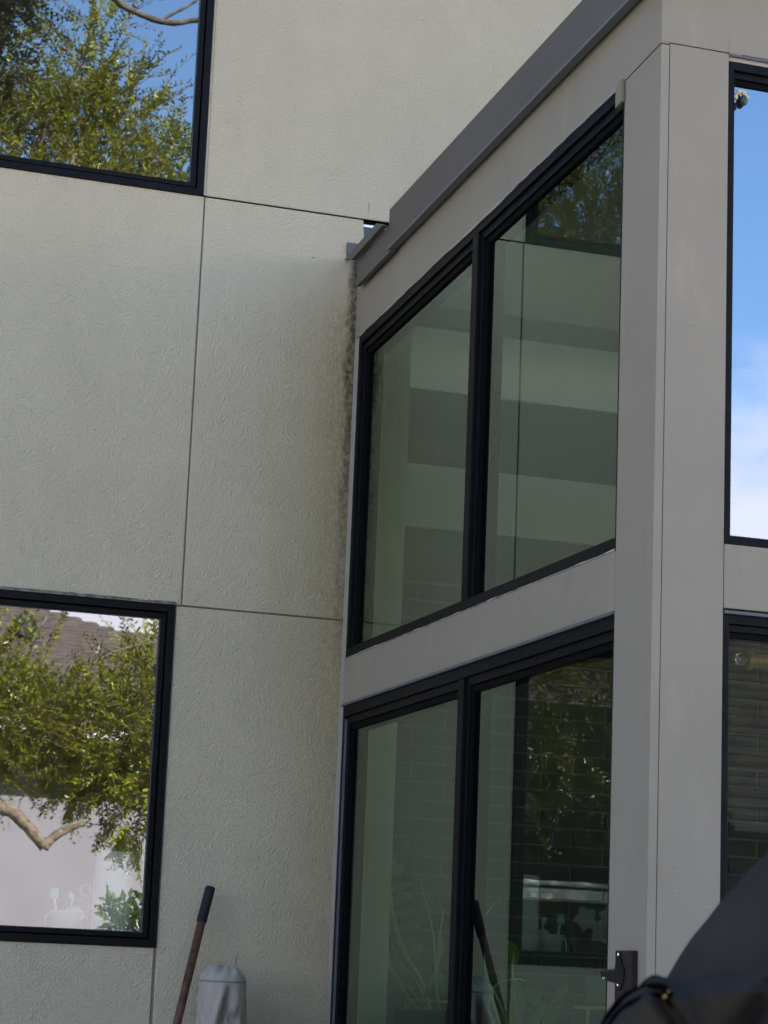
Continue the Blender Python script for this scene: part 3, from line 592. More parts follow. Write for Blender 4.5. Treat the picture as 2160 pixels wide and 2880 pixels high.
q = BM(); tube(q, [(0.36, -1.33, 1.142), (0.36, -2.0, 1.142)], 0.0055, 8); bmobj('top_rail', q, M_brass, sh); q = BM(); tube(q, [(0.36, -1.42, 0.3), (0.36, -1.42, 1.137)], 0.0055, 8); bmobj('upright', q, M_brass, sh)
boxobj('upper_panel', 0.385, 0.40, -2.0, -1.33, 1.155, 1.235, mat('grey_green_panel', (0.12, 0.135, 0.12), 0.6, 0.3), sh); boxobj('lower_panel', 0.385, 0.40, -2.0, -1.34, 0.35, 1.13, M_darkpot, sh)

# ------------------------------------------------------------------ kitchen window ledge
boxobj('ledge', -2.5, -0.36, 0.206, 0.60, 1.24, 1.295, M_white, house)
b = BM(); lathe(b, (-0.722, 0.20, 1.296), [(0.060, 0.0), (0.0685, 0.004), (0.0685, 0.300), (0.063, 0.306), (0.020, 0.307)], 40)
roll = empty('paper_towel_roll', (-0.722, 0.20, 1.296), 'white paper towel roll standing behind the lower window glass', 'paper roll'); bmobj('paper', b, M_white, roll, smooth=False)
q = BM(); lathe(q, (-0.722, 0.20, 1.296), [(0.008, 0.25), (0.008, 0.32), (0.012, 0.325), (0.006, 0.332)], 12); bmobj('holder_pole', q, M_steel, roll)
bu = empty('bucket', (-0.862, 0.27, 1.296), 'small white bucket with loop handles on the window ledge', 'bucket')
q = BM(); bc = (-0.862, 0.27, 1.296); lathe(q, bc, [(0.040, 0.0), (0.058, 0.094), (0.061, 0.096), (0.061, 0.101), (0.054, 0.099), (0.038, 0.008)], 32); bmobj('bucket_body', q, M_white, bu, smooth=True)
for s in (-1, 1):
    q = BM(); tube(q, smooth_path([(bc[0] + s * 0.058, bc[1], 1.388), (bc[0] + s * 0.072, bc[1], 1.375), (bc[0] + s * 0.074, bc[1], 1.345), (bc[0] + s * 0.066, bc[1], 1.315), (bc[0] + s * 0.046, bc[1], 1.312)]), 0.0028, 8); bmobj('handle', q, M_white, bu, smooth=True)
sp = empty('spatula', (-0.895, 0.27, 1.31), 'spatula with a pale teal head standing in the white bucket', 'spatula')
q = BM(); tube(q, [(-0.885, 0.27, 1.31), (-0.910, 0.27, 1.44)], 0.005, 8); bmobj('shaft', q, M_white, sp)
b = BM(); prism(b, [(-0.926, 1.436), (-0.898, 1.432), (-0.896, 1.470), (-0.903, 1.474), (-0.925, 1.472)], 1, 0.265, 0.275); bmobj('spatula_head', b, M_teal, sp, bevel=0.002)
ut = empty('whisk', (-0.86, 0.28, 1.31), 'white handled kitchen tool standing in the middle of the bucket', 'utensil')
q = BM(); tube(q, [(-0.855, 0.28, 1.31), (-0.843, 0.28, 1.455)], 0.004, 8); bmobj('shaft', q, M_white, ut); q = BM(); lathe(q, (-0.85, 0.28, 1.435), [(0.003, 0), (0.009, 0.005), (0.009, 0.02), (0.003, 0.027)], 12); bmobj('tool_head', q, M_white, ut, smooth=True)
ws = empty('crumpled_cloth', (-0.862, 0.27, 1.37), 'crumpled white cloth filling the top of the bucket', 'cloth')
b = BM(); bmesh.ops.create_icosphere(b, subdivisions=3, radius=0.040)
for v in b.verts: v.co = Vector((v.co.x * 1.05, v.co.y * 0.9, v.co.z * 0.75)) * (1 + 0.30 * math.sin(90 * v.co.x + 20 * v.co.y) * math.sin(60 * v.co.z + 3)) + Vector((-0.838 + 0.35 * v.co.z, 0.27, 1.382))
bmobj('cloth_folds', b, M_white, ws, smooth=True)
sci = empty('scissors', (-0.80, 0.255, 1.33), 'mauve handled scissors with ring grips standing in the bucket', 'scissors')
for k, (x, z, rx, rz, t) in enumerate(((-0.806, 1.468, 0.017, 0.021, -0.3), (-0.768, 1.466, 0.015, 0.027, 0.25))):
    q = BM(); P = [(x + rx * math.cos(a) * math.cos(t) + rz * math.sin(a) * math.sin(t), 0.25, z + rz * math.sin(a) * math.cos(t) - rx * math.cos(a) * math.sin(t)) for a in np.linspace(0, 2 * math.pi, 25)]
    tube(q, P, 0.0048, 8, cap=False); bmobj('ring_grip', q, M_mauve, sci, smooth=True)
q = BM(); tube(q, [(-0.797, 0.25, 1.447), (-0.79, 0.26, 1.41), (-0.815, 0.268, 1.33)], 0.005, 8); bmobj('blade', q, M_steel, sci); q = BM(); tube(q, [(-0.776, 0.25, 1.44), (-0.79, 0.255, 1.41), (-0.80, 0.262, 1.33)], 0.005, 8); bmobj('blade', q, M_mauve, sci)
jr = empty('small_jar', (-0.818, 0.235, 1.296), 'tiny pale jar with dark lid in front of the bucket', 'jar')
q = BM(); lathe(q, (-0.832, 0.222, 1.296), [(0.014, 0), (0.017, 0.004), (0.017, 0.020), (0.013, 0.026)], 20); bmobj('jar_body', q, M_plaster, jr, smooth=True); q = BM(); lathe(q, (-0.832, 0.222, 1.3225), [(0.015, 0), (0.016, 0.003), (0.012, 0.010), (0.004, 0.013)], 20); bmobj('lid', q, M_vent, jr, smooth=True)
orc = empty('orchid', (-1.25, 0.9, 1.05), 'white flowered orchid in the kitchen, seen only in the sunroom glass', 'orchid')
boxobj('counter', -2.6, -1.1, 0.7, 1.3, 0.29, 1.1, M_plaster, house)
q = BM(); lathe(q, (-1.30, 0.9, 1.101), [(0.05, 0), (0.07, 0.12), (0.06, 0.12)], 20); bmobj('pot', q, M_white, orc, smooth=True)
stem([(-1.30, 0.9, 1.2), (-1.22, 0.9, 1.42), (-1.28, 0.9, 1.52), (-1.38, 0.9, 1.49)], 0.004, 0.002, orc)
for (cx_, cz_) in ((-1.27, 1.485), (-1.38, 1.50), (-1.34, 1.44)):
    for k in range(5):
        a = 2 * math.pi * k / 5 + cx_ * 9
        b = BM(); leaf_faces(b, (cx_, 0.88, cz_), (math.cos(a), -0.25, math.sin(a)), (0, -1, 0), 0.052, 0.045, droop=0.2); bmobj('petal', b, M_petal, orc, smooth=True)
for k in range(10):
    a = -0.2 + k * 0.36
    b = BM(); leaf_faces(b, (-1.24 + 0.02 * k * .2, 0.9, 1.24), (math.cos(a) * 1.0, random.uniform(-.4, .4), abs(math.sin(a)) + 0.15), (0, -0.6, 0.8), 0.24, 0.05, droop=0.35); bmobj('leaf', b, M_leafo, orc, smooth=True)

# ------------------------------------------------------------------ long handled shovel leaning on the wall
def lerp(a, b, t): return tuple(a[i] + (b[i] - a[i]) * t for i in range(3))
top = (-0.443, -0.060, 1.490); mid = (-0.472, -0.075, 1.372); foot = (-0.806, -0.368, 0.000)
shv = empty('shovel', foot, 'long handled shovel with black grip and worn red-brown shaft leaning on stucco', 'shovel')
q = BM(); ax = Vector(top) - Vector(mid)
tube(q, [lerp(mid, top, -0.02), lerp(mid, top, 0.0), lerp(mid, top, 0.5), lerp(mid, top, 0.95), lerp(mid, top, 0.985), top], [0.0150, 0.0172, 0.0172, 0.0172, 0.0160, 0.0125], 24); bmobj('grip', q, M_grip, shv, smooth=False)
q = BM(); e = lerp(mid, foot, 0.82); tube(q, [lerp(mid, top, 0.1), lerp(mid, foot, 0.3), e], [0.0142, 0.0138, 0.0145], 20); bmobj('shaft', q, M_handle, shv, smooth=True)
q = BM(); tube(q, [lerp(mid, foot, 0.70), lerp(mid, foot, 0.86)], [0.017, 0.021], 16); bmobj('socket', q, M_steel, shv, smooth=True)
b = BM(); prism(b, [(-0.866, 0.28), (-0.666, 0.28), (-0.666, 0.10), (-0.776, 0.005), (-0.866, 0.10)], 1, -0.348, -0.340); bmobj('blade', b, M_steel, shv, bevel=0.003)

# ------------------------------------------------------------------ grey fabric cover by the wall
cv = empty('fabric_cover', (-0.425, -0.16, 0), 'grey fabric cover with a bunched cap and drooping folds, standing by the stucco wall', 'cover')
CC = (-0.409, -0.155)
def cover_pt(a, z, r):
    fold = 0.0
    return (CC[0] + r * math.cos(a), CC[1] + r * math.sin(a), z)
b = BM(); na, nz_ = 72, 36; rings = []
for j in range(nz_ + 1):
    t = j / nz_; z = 1.178 - t * 0.30; ring = []
    for i in range(na):
        a = 2 * math.pi * i / na; r = 0.0785 + 0.012 * t
        # deep diagonal folds on the camera side
        am = a + 1.9 - 0.0
        u = (a - (4.75 + 0.12 - 0.75 * t))
        r += -0.034 * math.exp(-(u / 0.15) ** 2) * min(1, t * 4) + 0.016 * math.exp(-((u + 0.30) / 0.14) ** 2) * min(1, t * 3)
        r += 0.006 * math.sin(5 * a + 3 * t) * t + 0.004 * math.sin(9 * a - 5 * t) * t + 0.0026 * math.sin(17 * a + 9 * t) * min(1, 3 * t) + 0.002 * math.sin(11 * a - 31 * t) * min(1, 4 * t)
        r += -0.028 * math.exp(-((a - 5.0) / 0.35) ** 2) * math.exp(-((t - 0.42) / 0.10) ** 2) + 0.012 * math.exp(-((a - 4.85) / 0.3) ** 2) * math.exp(-((t - 0.50) / 0.05) ** 2)
        if j == 0: r -= 0.002
        ring.append(b.verts.new(cover_pt(a, z, r)))
    rings.append(ring)
for A_, B_ in zip(rings, rings[1:]):
    for i in range(na): b.faces.new([A_[i], A_[(i + 1) % na], B_[(i + 1) % na], B_[i]])
b.faces.new(rings[0])
bmobj('skirt', b, M_fabric, cv, smooth=True)
b = BM(); rings = []
for j in range(15):
    t = j / 14; ring = []
    for i in range(na):
        a = 2 * math.pi * i / na
        r = 0.0785 * math.cos(t * math.pi / 2) ** 0.75
        h = 0.050 * math.sin(t * math.pi / 2) ** 1.3 + 0.004 * math.sin(5 * a + 2 * t) * math.sin(math.pi * t) + 0.005 * math.sin(9 * a - 4 * t) * math.sin(math.pi * t)
        ring.append(b.verts.new((CC[0] + r * math.cos(a), CC[1] + r * math.sin(a), 1.180 + h)))
    rings.append(ring)
for A_, B_ in zip(rings, rings[1:]):
    for i in range(na): b.faces.new([A_[i], A_[(i + 1) % na], B_[(i + 1) % na], B_[i]])
b.faces.new(rings[0][::-1])
bmesh.ops.remove_doubles(b, verts=b.verts[:], dist=0.0004)
bmobj('cap', b, M_fabric, cv, smooth=True)
q = BM(); tube(q, [(CC[0] + 0.0792 * math.cos(a), CC[1] + 0.0792 * math.sin(a), 1.1795) for a in np.linspace(0, 2 * math.pi, 61)], 0.0016, 6, cap=False); bmobj('seam_cord', q, M_fabric, cv, smooth=True)
q = BM(); lathe(q, (CC[0], CC[1], 0), [(0.11, 0), (0.11, 0.9), (0.09, 0.95)], 24); bmobj('lower_skirt', q, M_fabric, cv, smooth=True)
bx_ = empty('storage_box', (-0.42, -0.42, 0), 'lidded box with a pale rim in front of the grey fabric cover', 'box')
boxobj('lid', -0.445, -0.28, -0.55, -0.30, 1.018, 1.040, M_flash2, bx_, bevel=0.006); boxobj('box_body', -0.44, -0.285, -0.545, -0.305, 0.0, 1.017, M_flash2, bx_, bevel=0.01)

# ------------------------------------------------------------------ wall mounted bottle opener
op = empty('bottle_opener', (-0.01, -2.5, 1.2), 'black wall bottle opener screwed on a dark wooden board on the taupe column', 'bottle opener')
boxobj('board', -0.0185, -0.0005, -2.553, -2.458, 1.02, 1.2835, M_board, op, bevel=0.0025)
def oz(y, z): return (y, z)
b = BM()
prism(b, [(-2.478, 1.278), (-2.484, 1.281), (-2.492, 1.280), (-2.497, 1.274), (-2.497, 1.262), (-2.513, 1.243), (-2.516, 1.232), (-2.507, 1.214), (-2.503, 1.192), (-2.494, 1.186), (-2.484, 1.190), (-2.476, 1.208), (-2.468, 1.226), (-2.466, 1.240), (-2.474, 1.256), (-2.478, 1.266)], 0, -0.0225, -0.0187)
back_ = bmobj('opener_plate', b, M_iron, op, bevel=0.0008)
b = BM()   # hooded claw
vs = [(-0.022, -2.464, 1.240), (-0.022, -2.520, 1.240), (-0.024, -2.499, 1.264), (-0.024, -2.476, 1.264), (-0.062, -2.467, 1.232), (-0.062, -2.508, 1.228), (-0.058, -2.470, 1.213), (-0.058, -2.506, 1.209), (-0.022, -2.468, 1.204), (-0.022, -2.516, 1.204)]
V = [b.verts.new(v) for v in vs]
for f in ((3, 2, 1, 0), (0, 1, 5, 4), (4, 5, 7, 6), (6, 7, 9, 8), (0, 4, 6, 8), (1, 9, 7, 5), (0, 8, 9, 1), (2, 3, 0, 1)):
    try: b.faces.new([V[i] for i in f])
    except ValueError: pass
bmobj('claw', b, M_iron, op)
boxobj('claw_tooth', -0.0632, -0.0595, -2.496, -2.482, 1.2125, 1.2185, M_screw, op, bevel=0.0008)
for z in (1.2735, 1.2005):
    q = BM(); lathe(q, (-0.0225, -2.4875, z), [(0.0052, 0.0), (0.0045, -0.002), (0.002, -0.0034)], 14, 'x'); bmobj('screw', q, M_screw, back_, smooth=True)
# engraved script: one word over a second, shorter line
b = BM()
def stroke(pts):
    tube(b, [(-0.0189, -2.4605 - y, z) for y, z in pts], 0.0008, 5)
stroke(smooth_path([(0.012, 1.160), (0.007, 1.163), (0.003, 1.155), (0.004, 1.145), (0.012, 1.144)], 4))
for k in range(5):
    y0 = 0.017 + k * 0.0085
    stroke(smooth_path([(y0, 1.146), (y0 + 0.003, 1.157), (y0 + 0.004, 1.147), (y0 + 0.0075, 1.152)], 4))
stroke(smooth_path([(0.003, 1.128), (0.006, 1.137), (0.007, 1.127), (0.011, 1.133)], 4)); stroke(smooth_path([(0.014, 1.127), (0.017, 1.134), (0.019, 1.127)], 4))
bmobj('engraved_script', b, M_iron, op)

# ------------------------------------------------------------------ covered barbecue in the foreground
FW = Vector((0.4284, 0.9036, 0)); RT = Vector((0.9036, -0.4284, 0)); ST = Vector((CAM[0], CAM[1], 0))   # the barbecue stands turned towards the patio
def gp(u, z, dist): return ST + FW * dist + RT * u + Vector((0, 0, z))
gr = empty('covered_barbecue', gp(0.2, 0, 3.3), 'barbecue under a black vinyl cover in the blurred corner before the column', 'barbecue')
def interp(xs, ys, x): return float(np.interp(x, xs, ys))
hu = [-0.06, -0.045, -0.0299, -0.0104, 0.003, 0.0226, 0.0428, 0.0655, 0.0964, 0.1289, 0.17, 0.21, 0.26, 0.31, 0.36, 0.40, 0.42]
hz_ = [1.08, 1.135, 1.167, 1.1956, 1.2204, 1.2511, 1.2757, 1.3066, 1.3415, 1.3764, 1.408, 1.425, 1.432, 1.425, 1.40, 1.34, 1.10]
b = BM(); nu, nv = 80, 24; grid = []
for i in range(nu + 1):
    u = -0.06 + 0.48 * (i / nu); row = []; ztop = interp(hu, hz_, u)
    for j in range(nv + 1):
        t = -1 + 2 * j / nv
        z = 0.55 + (ztop - 0.55) * max(0.0, 1 - abs(t) ** 4) ** 0.5
        row.append(b.verts.new(gp(u, z, 3.5 + 0.30 * t)))
    grid.append(row)
for i in range(nu):
    for j in range(nv): b.faces.new([grid[i][j], grid[i + 1][j], grid[i + 1][j + 1], grid[i][j + 1]])
for row in (grid[0], grid[-1]): b.faces.new(row)
b.faces.new([r[0] for r in grid]); b.faces.new([r[-1] for r in grid][::-1])
bmobj('hood_cover', b, M_cover, gr, smooth=True)
b = BM(); lo = [gp(u, z, d) for z in (0.02, 0.549) for u, d in ((-0.05, 3.21), (0.41, 3.21), (0.41, 3.79), (-0.05, 3.79))]
V = [b.verts.new(p) for p in lo]
for f in ((0, 3, 2, 1), (4, 5, 6, 7), (0, 1, 5, 4), (1, 2, 6, 5), (2, 3, 7, 6), (3, 0, 4, 7)): b.faces.new([V[i] for i in f])
bmobj('cabinet_cover', b, M_cover, gr, bevel=0.02)
fu = [-0.105, -0.098, -0.0895, -0.0823, -0.0768, -0.0675, -0.0615, -0.0526, -0.0376, -0.0278, -0.0229, -0.0157, -0.0077, 0.0075, 0.0226, 0.0373, 0.0683, 0.0977, 0.2, 0.4]
fz = [1.02, 1.075, 1.1001, 1.1191, 1.1305, 1.141, 1.148, 1.1592, 1.1711, 1.1808, 1.1833, 1.1828, 1.1827, 1.1818, 1.1839, 1.1886, 1.1905, 1.192, 1.197, 1.196]
def sdist(u, z, zt):
    h = max(0.0, zt - z); k = min(1.0, h / 0.008)
    d = 2.6 - 0.085 * min(1.0, h / 0.022) ** 0.5 - 0.05 * min(1, max(0, h - 0.022) / 0.3)
    r = u - (-0.0151 + (1.1797 - z) * 0.79)
    d -= (0.022 * math.exp(-(r / 0.0075) ** 2) - 0.022 * math.exp(-((r + 0.016) / 0.011) ** 2)) * k
    q = u - (0.094 - (1.1864 - z) * 0.76)
    d += 0.05 * math.exp(-((q - 0.016) / 0.018) ** 2) * k
    d += 0.004 * math.sin(u * 95 + z * 60) * k
    return d
b = BM(); nu, nv = 170, 60; grid = []
for i in range(nu + 1):
    u = -0.105 + 0.505 * (i / nu) ** 1.25; row = []; zt = interp(fu, fz, u)
    for j in range(nv + 1):
        sv = j / nv; z = zt - 0.55 * sv ** 2.2
        row.append(b.verts.new(gp(u, z, sdist(u, z, zt))))
    grid.append(row)
for i in range(nu):
    for j in range(nv): b.faces.new([grid[i][j], grid[i + 1][j], grid[i + 1][j + 1], grid[i][j + 1]])
bt = []; bb = []
for i in range(nu + 1):
    u = -0.105 + 0.505 * (i / nu) ** 1.25; zt = interp(fu, fz, u)
    bt.append(b.verts.new(gp(u, zt - 0.012, 3.0))); bb.append(b.verts.new(gp(u, zt - 0.55, 3.0)))
for i in range(nu):
    b.faces.new([grid[i][0], bt[i], bt[i + 1], grid[i + 1][0]]); b.faces.new([bt[i], bb[i], bb[i + 1], bt[i + 1]]); b.faces.new([grid[i][-1], grid[i + 1][-1], bb[i + 1], bb[i]])
b.faces.new(list(grid[0]) + [bb[0], bt[0]]); b.faces.new(list(grid[-1]) + [bb[-1], bt[-1]])
bmobj('shelf_cover', b, M_cover, gr, smooth=True)
q = BM()
for u in (-0.08, 0.38):
    for d in (2.62, 2.95): tube(q, [gp(u, 0.0, d), gp(u, 0.66, d)], 0.015, 8)
bmobj('shelf_leg', q, M_iron, gr)
def onsurf(u, z, off=0.002):
    for _ in range(4):
        k = dk / 2.5 if _ else 1.0
        dk = sdist(u * k, 1.15 + (z - 1.15) * k, interp(fu, fz, u * k)) - off
    return gp(u * dk / 2.5, 1.15 + (z - 1.15) * dk / 2.5, dk)
PP = [(-0.0850, 1.095), (-0.0808, 1.113), (-0.072, 1.1313), (-0.065, 1.1442), (-0.0542, 1.1565), (-0.0412, 1.165), (-0.0215, 1.1708), (-0.0113, 1.169), (-0.0038, 1.161)]
for dz, r in ((0.0010, 0.0038), (-0.0085, 0.0034)):
    q = BM(); tube(q, smooth_path([onsurf(u + (0.0015 if dz < 0 else 0), z + dz) for u, z in PP]), r, 8); bmobj('piping', q, M_pipe, gr, smooth=True)
q = BM(); tube(q, smooth_path([gp(u, z, 2.588) for u, z in ((-0.036, 1.171), (-0.029, 1.178), (-0.022, 1.1815), (-0.014, 1.1795), (-0.009, 1.172))]), 0.0032, 8); bmobj('piping', q, M_pipe, gr, smooth=True)
q = BM(); tube(q, [onsurf(-0.0115, 1.1605, .006), onsurf(-0.0082, 1.1636, .006), onsurf(-0.0060, 1.1665, .006)], 0.0018, 6); bmobj('dry_leaf_scrap', q, mat('dry_leaf_tan', (0.30, 0.19, 0.09), 0.8, 0.2), gr)

# ------------------------------------------------------------------ behind the photographer, seen in the glass
nh = empty('neighbour_house', (0, -19, 0), 'house with brown shingle roof and pinkish wall, mirrored in the lower window', 'house')
boxobj('wall', -16, 16, -24, -17.6, 0, 3.78, M_neigh, nh)
boxobj('soffit', -16.4, 16.4, -17.6 + 0.001, -17.06, 3.74, 3.80, M_soffit, nh)
b = BM(); prism(b, [(-17.05, 3.70), (-16.96, 3.73), (-16.95, 3.87), (-17.05, 3.875)], 0, -16.5, 16.5); gt = bmobj('gutter', b, M_gutter, nh, bevel=0.008)
b = BM(); tube(b, [(-16.5, -16.955, 3.862), (16.5, -16.955, 3.862)], 0.016, 8); bmobj('gutter_lip', b, M_gutter, gt)
rf = empty('roof', (0, -19, 3.9)); attach(rf, nh); bpy_parent_mats[rf.name] = Matrix.Translation(Vector((0, -19, 3.9)))
rise = (5.76 - 3.88) / 4.05
def ridge_h(x): return 5.76 if x < 2.5 else (5.76 - (x - 2.5) / 0.85 * 0.30 if x < 3.35 else 5.46)
nc = 30
for i in range(nc):
    y0 = -16.98 - 4.05 * i / nc; y1 = -16.98 - 4.05 * (i + 1) / nc - 0.05
    z0 = 3.88 + rise * (-16.98 - y0); z1 = 3.88 + rise * (-16.98 - y1)
    xr = 16.5 if z1 < 5.46 else 2.5 + max(0.0, (5.76 - z1)) / 0.30 * 0.85
    b = BM(); prism(b, [(y0, z0 + 0.0), (y1, z1 - 0.012), (y1, z1 + 0.004), (y0, z0 + 0.026)], 0, -16.5, xr); bmobj('shingle_course', b, M_shingle, rf)
boxobj('ridge_cap', -16.5, 2.5, -21.15, -20.95, 5.74, 5.79, M_shingle, rf)
prismobj('roof_rear', [(-21.0, 5.45), (-24.4, 3.8), (-21.0, 3.8)], 0, -16.5, 16.5, M_shingle, rf)
vt = empty('roof_vent', (2.12, -19.8, 5.15), 'square black roof vent on the brown shingles in the lower window', 'vent')
b = BM(); prism(b, [(-19.55, 5.15), (-19.95, 5.30), (-19.95, 5.42), (-19.55, 5.27)], 0, 2.03, 2.26); bmobj('vent_hood', b, M_vent, vt, bevel=0.02)
boxobj('vent_flange', 1.98, 2.31, -20.0, -19.5, 5.07, 5.085, M_vent, vt)
M_shd = mat('dark_shingle', (0.007, 0.006, 0.005), 0.95, 0.05, col2=(0.016, 0.014, 0.011), vscale=6)
wg = empty('garage', (9, -14.6, 0), 'low garage with a steep brown roof, faintly mirrored in the lower front window', 'garage')
boxobj('wall', 5.6, 14, -16.9, -12.8, 0, 2.5, M_shd, wg)
rg = empty('roof', (9, -14, 2.4)); attach(rg, wg); bpy_parent_mats[rg.name] = Matrix.Translation(Vector((9, -14, 2.4)))
for i in range(26):
    y0 = -12.4 - 3.9 * i / 26; y1 = -12.4 - 3.9 * (i + 1) / 26 - 0.03; z0 = 2.4 + 2.45 * i / 26; z1 = z0 + 2.45 / 26
    b = BM(); prism(b, [(y0, z0), (y1, z1 - 0.01), (y1, z1 + 0.006), (y0, z0 + 0.03)], 0, 5.2 + 0.05 * i, 14.4); bmobj('shingle_course', b, M_shd, rg)

sd_ = empty('shed', (-8, -15, 0), 'low dark shed with a shiny white gutter, glimpsed in the sunroom side glass', 'shed')
boxobj('wall', -13, -4.2, -16.8, -14.9, 0, 2.32, M_shd, sd_)
b = BM(); prism(b, [(-14.6, 2.17), (-14.52, 2.19), (-14.51, 2.29), (-14.6, 2.295)], 0, -13.2, -4.0); sg_ = bmobj('gutter', b, M_gutter, sd_, bevel=0.006)
b = BM(); tube(b, [(-13.2, -14.515, 2.345), (-4.0, -14.515, 2.345)], 0.026, 8); bmobj('gutter_lip', b, M_gutter, sg_)
b = BM(); prism(b, [(-14.6, 2.33), (-14.6, 2.37), (-16.85, 4.5), (-16.85, 2.37)], 0, -13.2, -4.0); bmobj('roof', b, M_shd, sd_)
# --- foliage
def sprays(org, dr, length, n, leaf, width, flat=0.38):
    """leafy twigs, vectorised: returns verts, faces of two-triangle folded leaves"""
    S = len(org); dr = dr / np.linalg.norm(dr, axis=1, keepdims=True)
    up = np.tile(np.array([0, 0, 1.0]), (S, 1)) + np.random.normal(0, flat, (S, 3))
    side = np.cross(dr, up); side /= np.linalg.norm(side, axis=1, keepdims=True)
    nrm = np.cross(side, dr)
    t = (np.arange(n) + 0.5) / n
    bend = np.random.normal(0, 0.22, (S, 1, 1)) * side[:, None, :] + np.random.normal(-0.24, 0.18, (S, 1, 1)) * nrm[:, None, :]
    pos = org[:, None, :] + dr[:, None, :] * (t[None, :, None] * length[:, None, None]) + bend * (t[None, :, None] ** 2) * length[:, None, None]
    sg = np.where(np.arange(n) % 2 == 0, 1.0, -1.0)[None, :, None]
    ld = dr[:, None, :] * np.random.uniform(0.35, 0.95, (S, n, 1)) + side[:, None, :] * sg * np.random.uniform(0.6, 1.0, (S, n, 1)) + nrm[:, None, :] * np.random.normal(0.1, 0.35, (S, n, 1))
    ld /= np.linalg.norm(ld, axis=2, keepdims=True)
    ln = nrm[:, None, :] + np.random.normal(0, 0.28, (S, n, 3)); ls = np.cross(ld, ln); ls /= np.linalg.norm(ls, axis=2, keepdims=True); ln = np.cross(ls, ld)
    Ls = leaf * np.random.uniform(0.7, 1.25, (S, n, 1)) * (1 - 0.35 * t[None, :, None] ** 3); Ws = Ls * width
    c = pos + ld * Ls * 0.45 - ln * Ls * 0.03
    v = np.stack([pos, c + ls * Ws * 0.5 + ln * Ws * 0.18, pos + ld * Ls - ln * Ls * 0.10, c - ls * Ws * 0.5 + ln * Ws * 0.18], axis=2).reshape(-1, 3)
    k = np.arange(S * n) * 4
    f = np.stack([np.stack([k, k + 1, k + 2], 1), np.stack([k, k + 2, k + 3], 1)], 1).reshape(-1, 3)
    tw = np.stack([org, org + dr * length[:, None] * 0.55 + bend[:, 0] * 0.3 * length[:, None], org + dr * length[:, None] * 0.98 + bend[:, 0] * 0.95 * length[:, None]], 1)
    return v, f, tw
def mesh_np(name, v, f):
    me = D.meshes.new(name); nv, nf = len(v), len(f)
    me.vertices.add(nv); me.vertices.foreach_set('co', v.astype(np.float32).ravel())
    me.loops.add(nf * 3); me.loops.foreach_set('vertex_index', f.astype(np.int32).ravel())
    me.polygons.add(nf); me.polygons.foreach_set('loop_start', np.arange(0, nf * 3, 3, dtype=np.int32)); me.polygons.foreach_set('loop_total', np.full(nf, 3, dtype=np.int32))
    me.update(calc_edges=True); return me
def twig_mesh(tw, r=0.004):
    S = len(tw); ang = np.array([0, 2.094, 4.189]); d = tw[:, 2] - tw[:, 0]; d /= np.linalg.norm(d, axis=1, keepdims=True) + 1e-9
    u = np.cross(d, np.array([0.3, 0.5, 0.81])); u /= np.linalg.norm(u, axis=1, keepdims=True) + 1e-9; w_ = np.cross(d, u); vs = []
    for q, rr in ((0, 1.0), (1, 0.7), (2, 0.3)):
        for a in ang: vs.append(tw[:, q] + (u * math.cos(a) + w_ * math.sin(a)) * r * rr)
    v = np.stack(vs, 1).reshape(-1, 3); k = np.arange(S)[:, None] * 9; fs = []
    for q in (0, 3):
        for i in range(3):
            j = (i + 1) % 3; fs += [np.concatenate([k + q + i, k + q + j, k + q + 3 + j], 1), np.concatenate([k + q + i, k + q + 3 + j, k + q + 3 + i], 1)]
    return v, np.concatenate(fs, 0)
def clump(center, rad, count, length=(0.3, 0.55), out=0.9, rise=0.25):
    """spray origins inside an ellipsoid, pointing outwards"""
    c = np.array(center); r = np.array(rad)
    d = np.random.normal(0, 1, (count, 3)); d /= np.linalg.norm(d, axis=1, keepdims=True)
    p = d * (np.random.rand(count, 1) ** (1 / 2.2)) * r
    dr = p / r * out + np.array([0, 0, rise]) + np.random.normal(0, 0.35, (count, 3))
    return p + c, dr, np.random.uniform(*length, count)
def tree(name, label, base, trunk, limbs, clumps, leafm, barkm, leaf=0.056, width=0.46, n=22, group=None, keep=0.84):
    t = empty(name, base, label, 'tree', group)
    b = BM(); P = smooth_path(trunk[0]); tube(b, P, [trunk[1] + (trunk[2] - trunk[1]) * i / (len(P) - 1) for i in range(len(P))], 12); tk = bmobj('trunk', b, barkm, t, smooth=True)
    for pts, r0, r1, *lm in limbs:
        b = BM(); P = smooth_path(pts); rr = [(r0 + (r1 - r0) * i / (len(P) - 1)) * random.uniform(.93, 1.08) for i in range(len(P))]; tube(b, P, rr, 10); bmobj('limb', b, lm[0] if lm else barkm, t, smooth=True)
    O, Dr, Le = [np.concatenate(x) for x in zip(*clumps)]
    kp = np.random.rand(len(O)) < keep; O, Dr, Le = O[kp], Dr[kp], Le[kp]
    v, f, tw = sprays(O, Dr, Le, n, leaf, width)
    link('crown', mesh_np('crown', v, f), leafm, t)
    v, f = twig_mesh(tw); link('twigs', mesh_np('twigs', v, f), barkm, t)
    return t
Y = -11.0
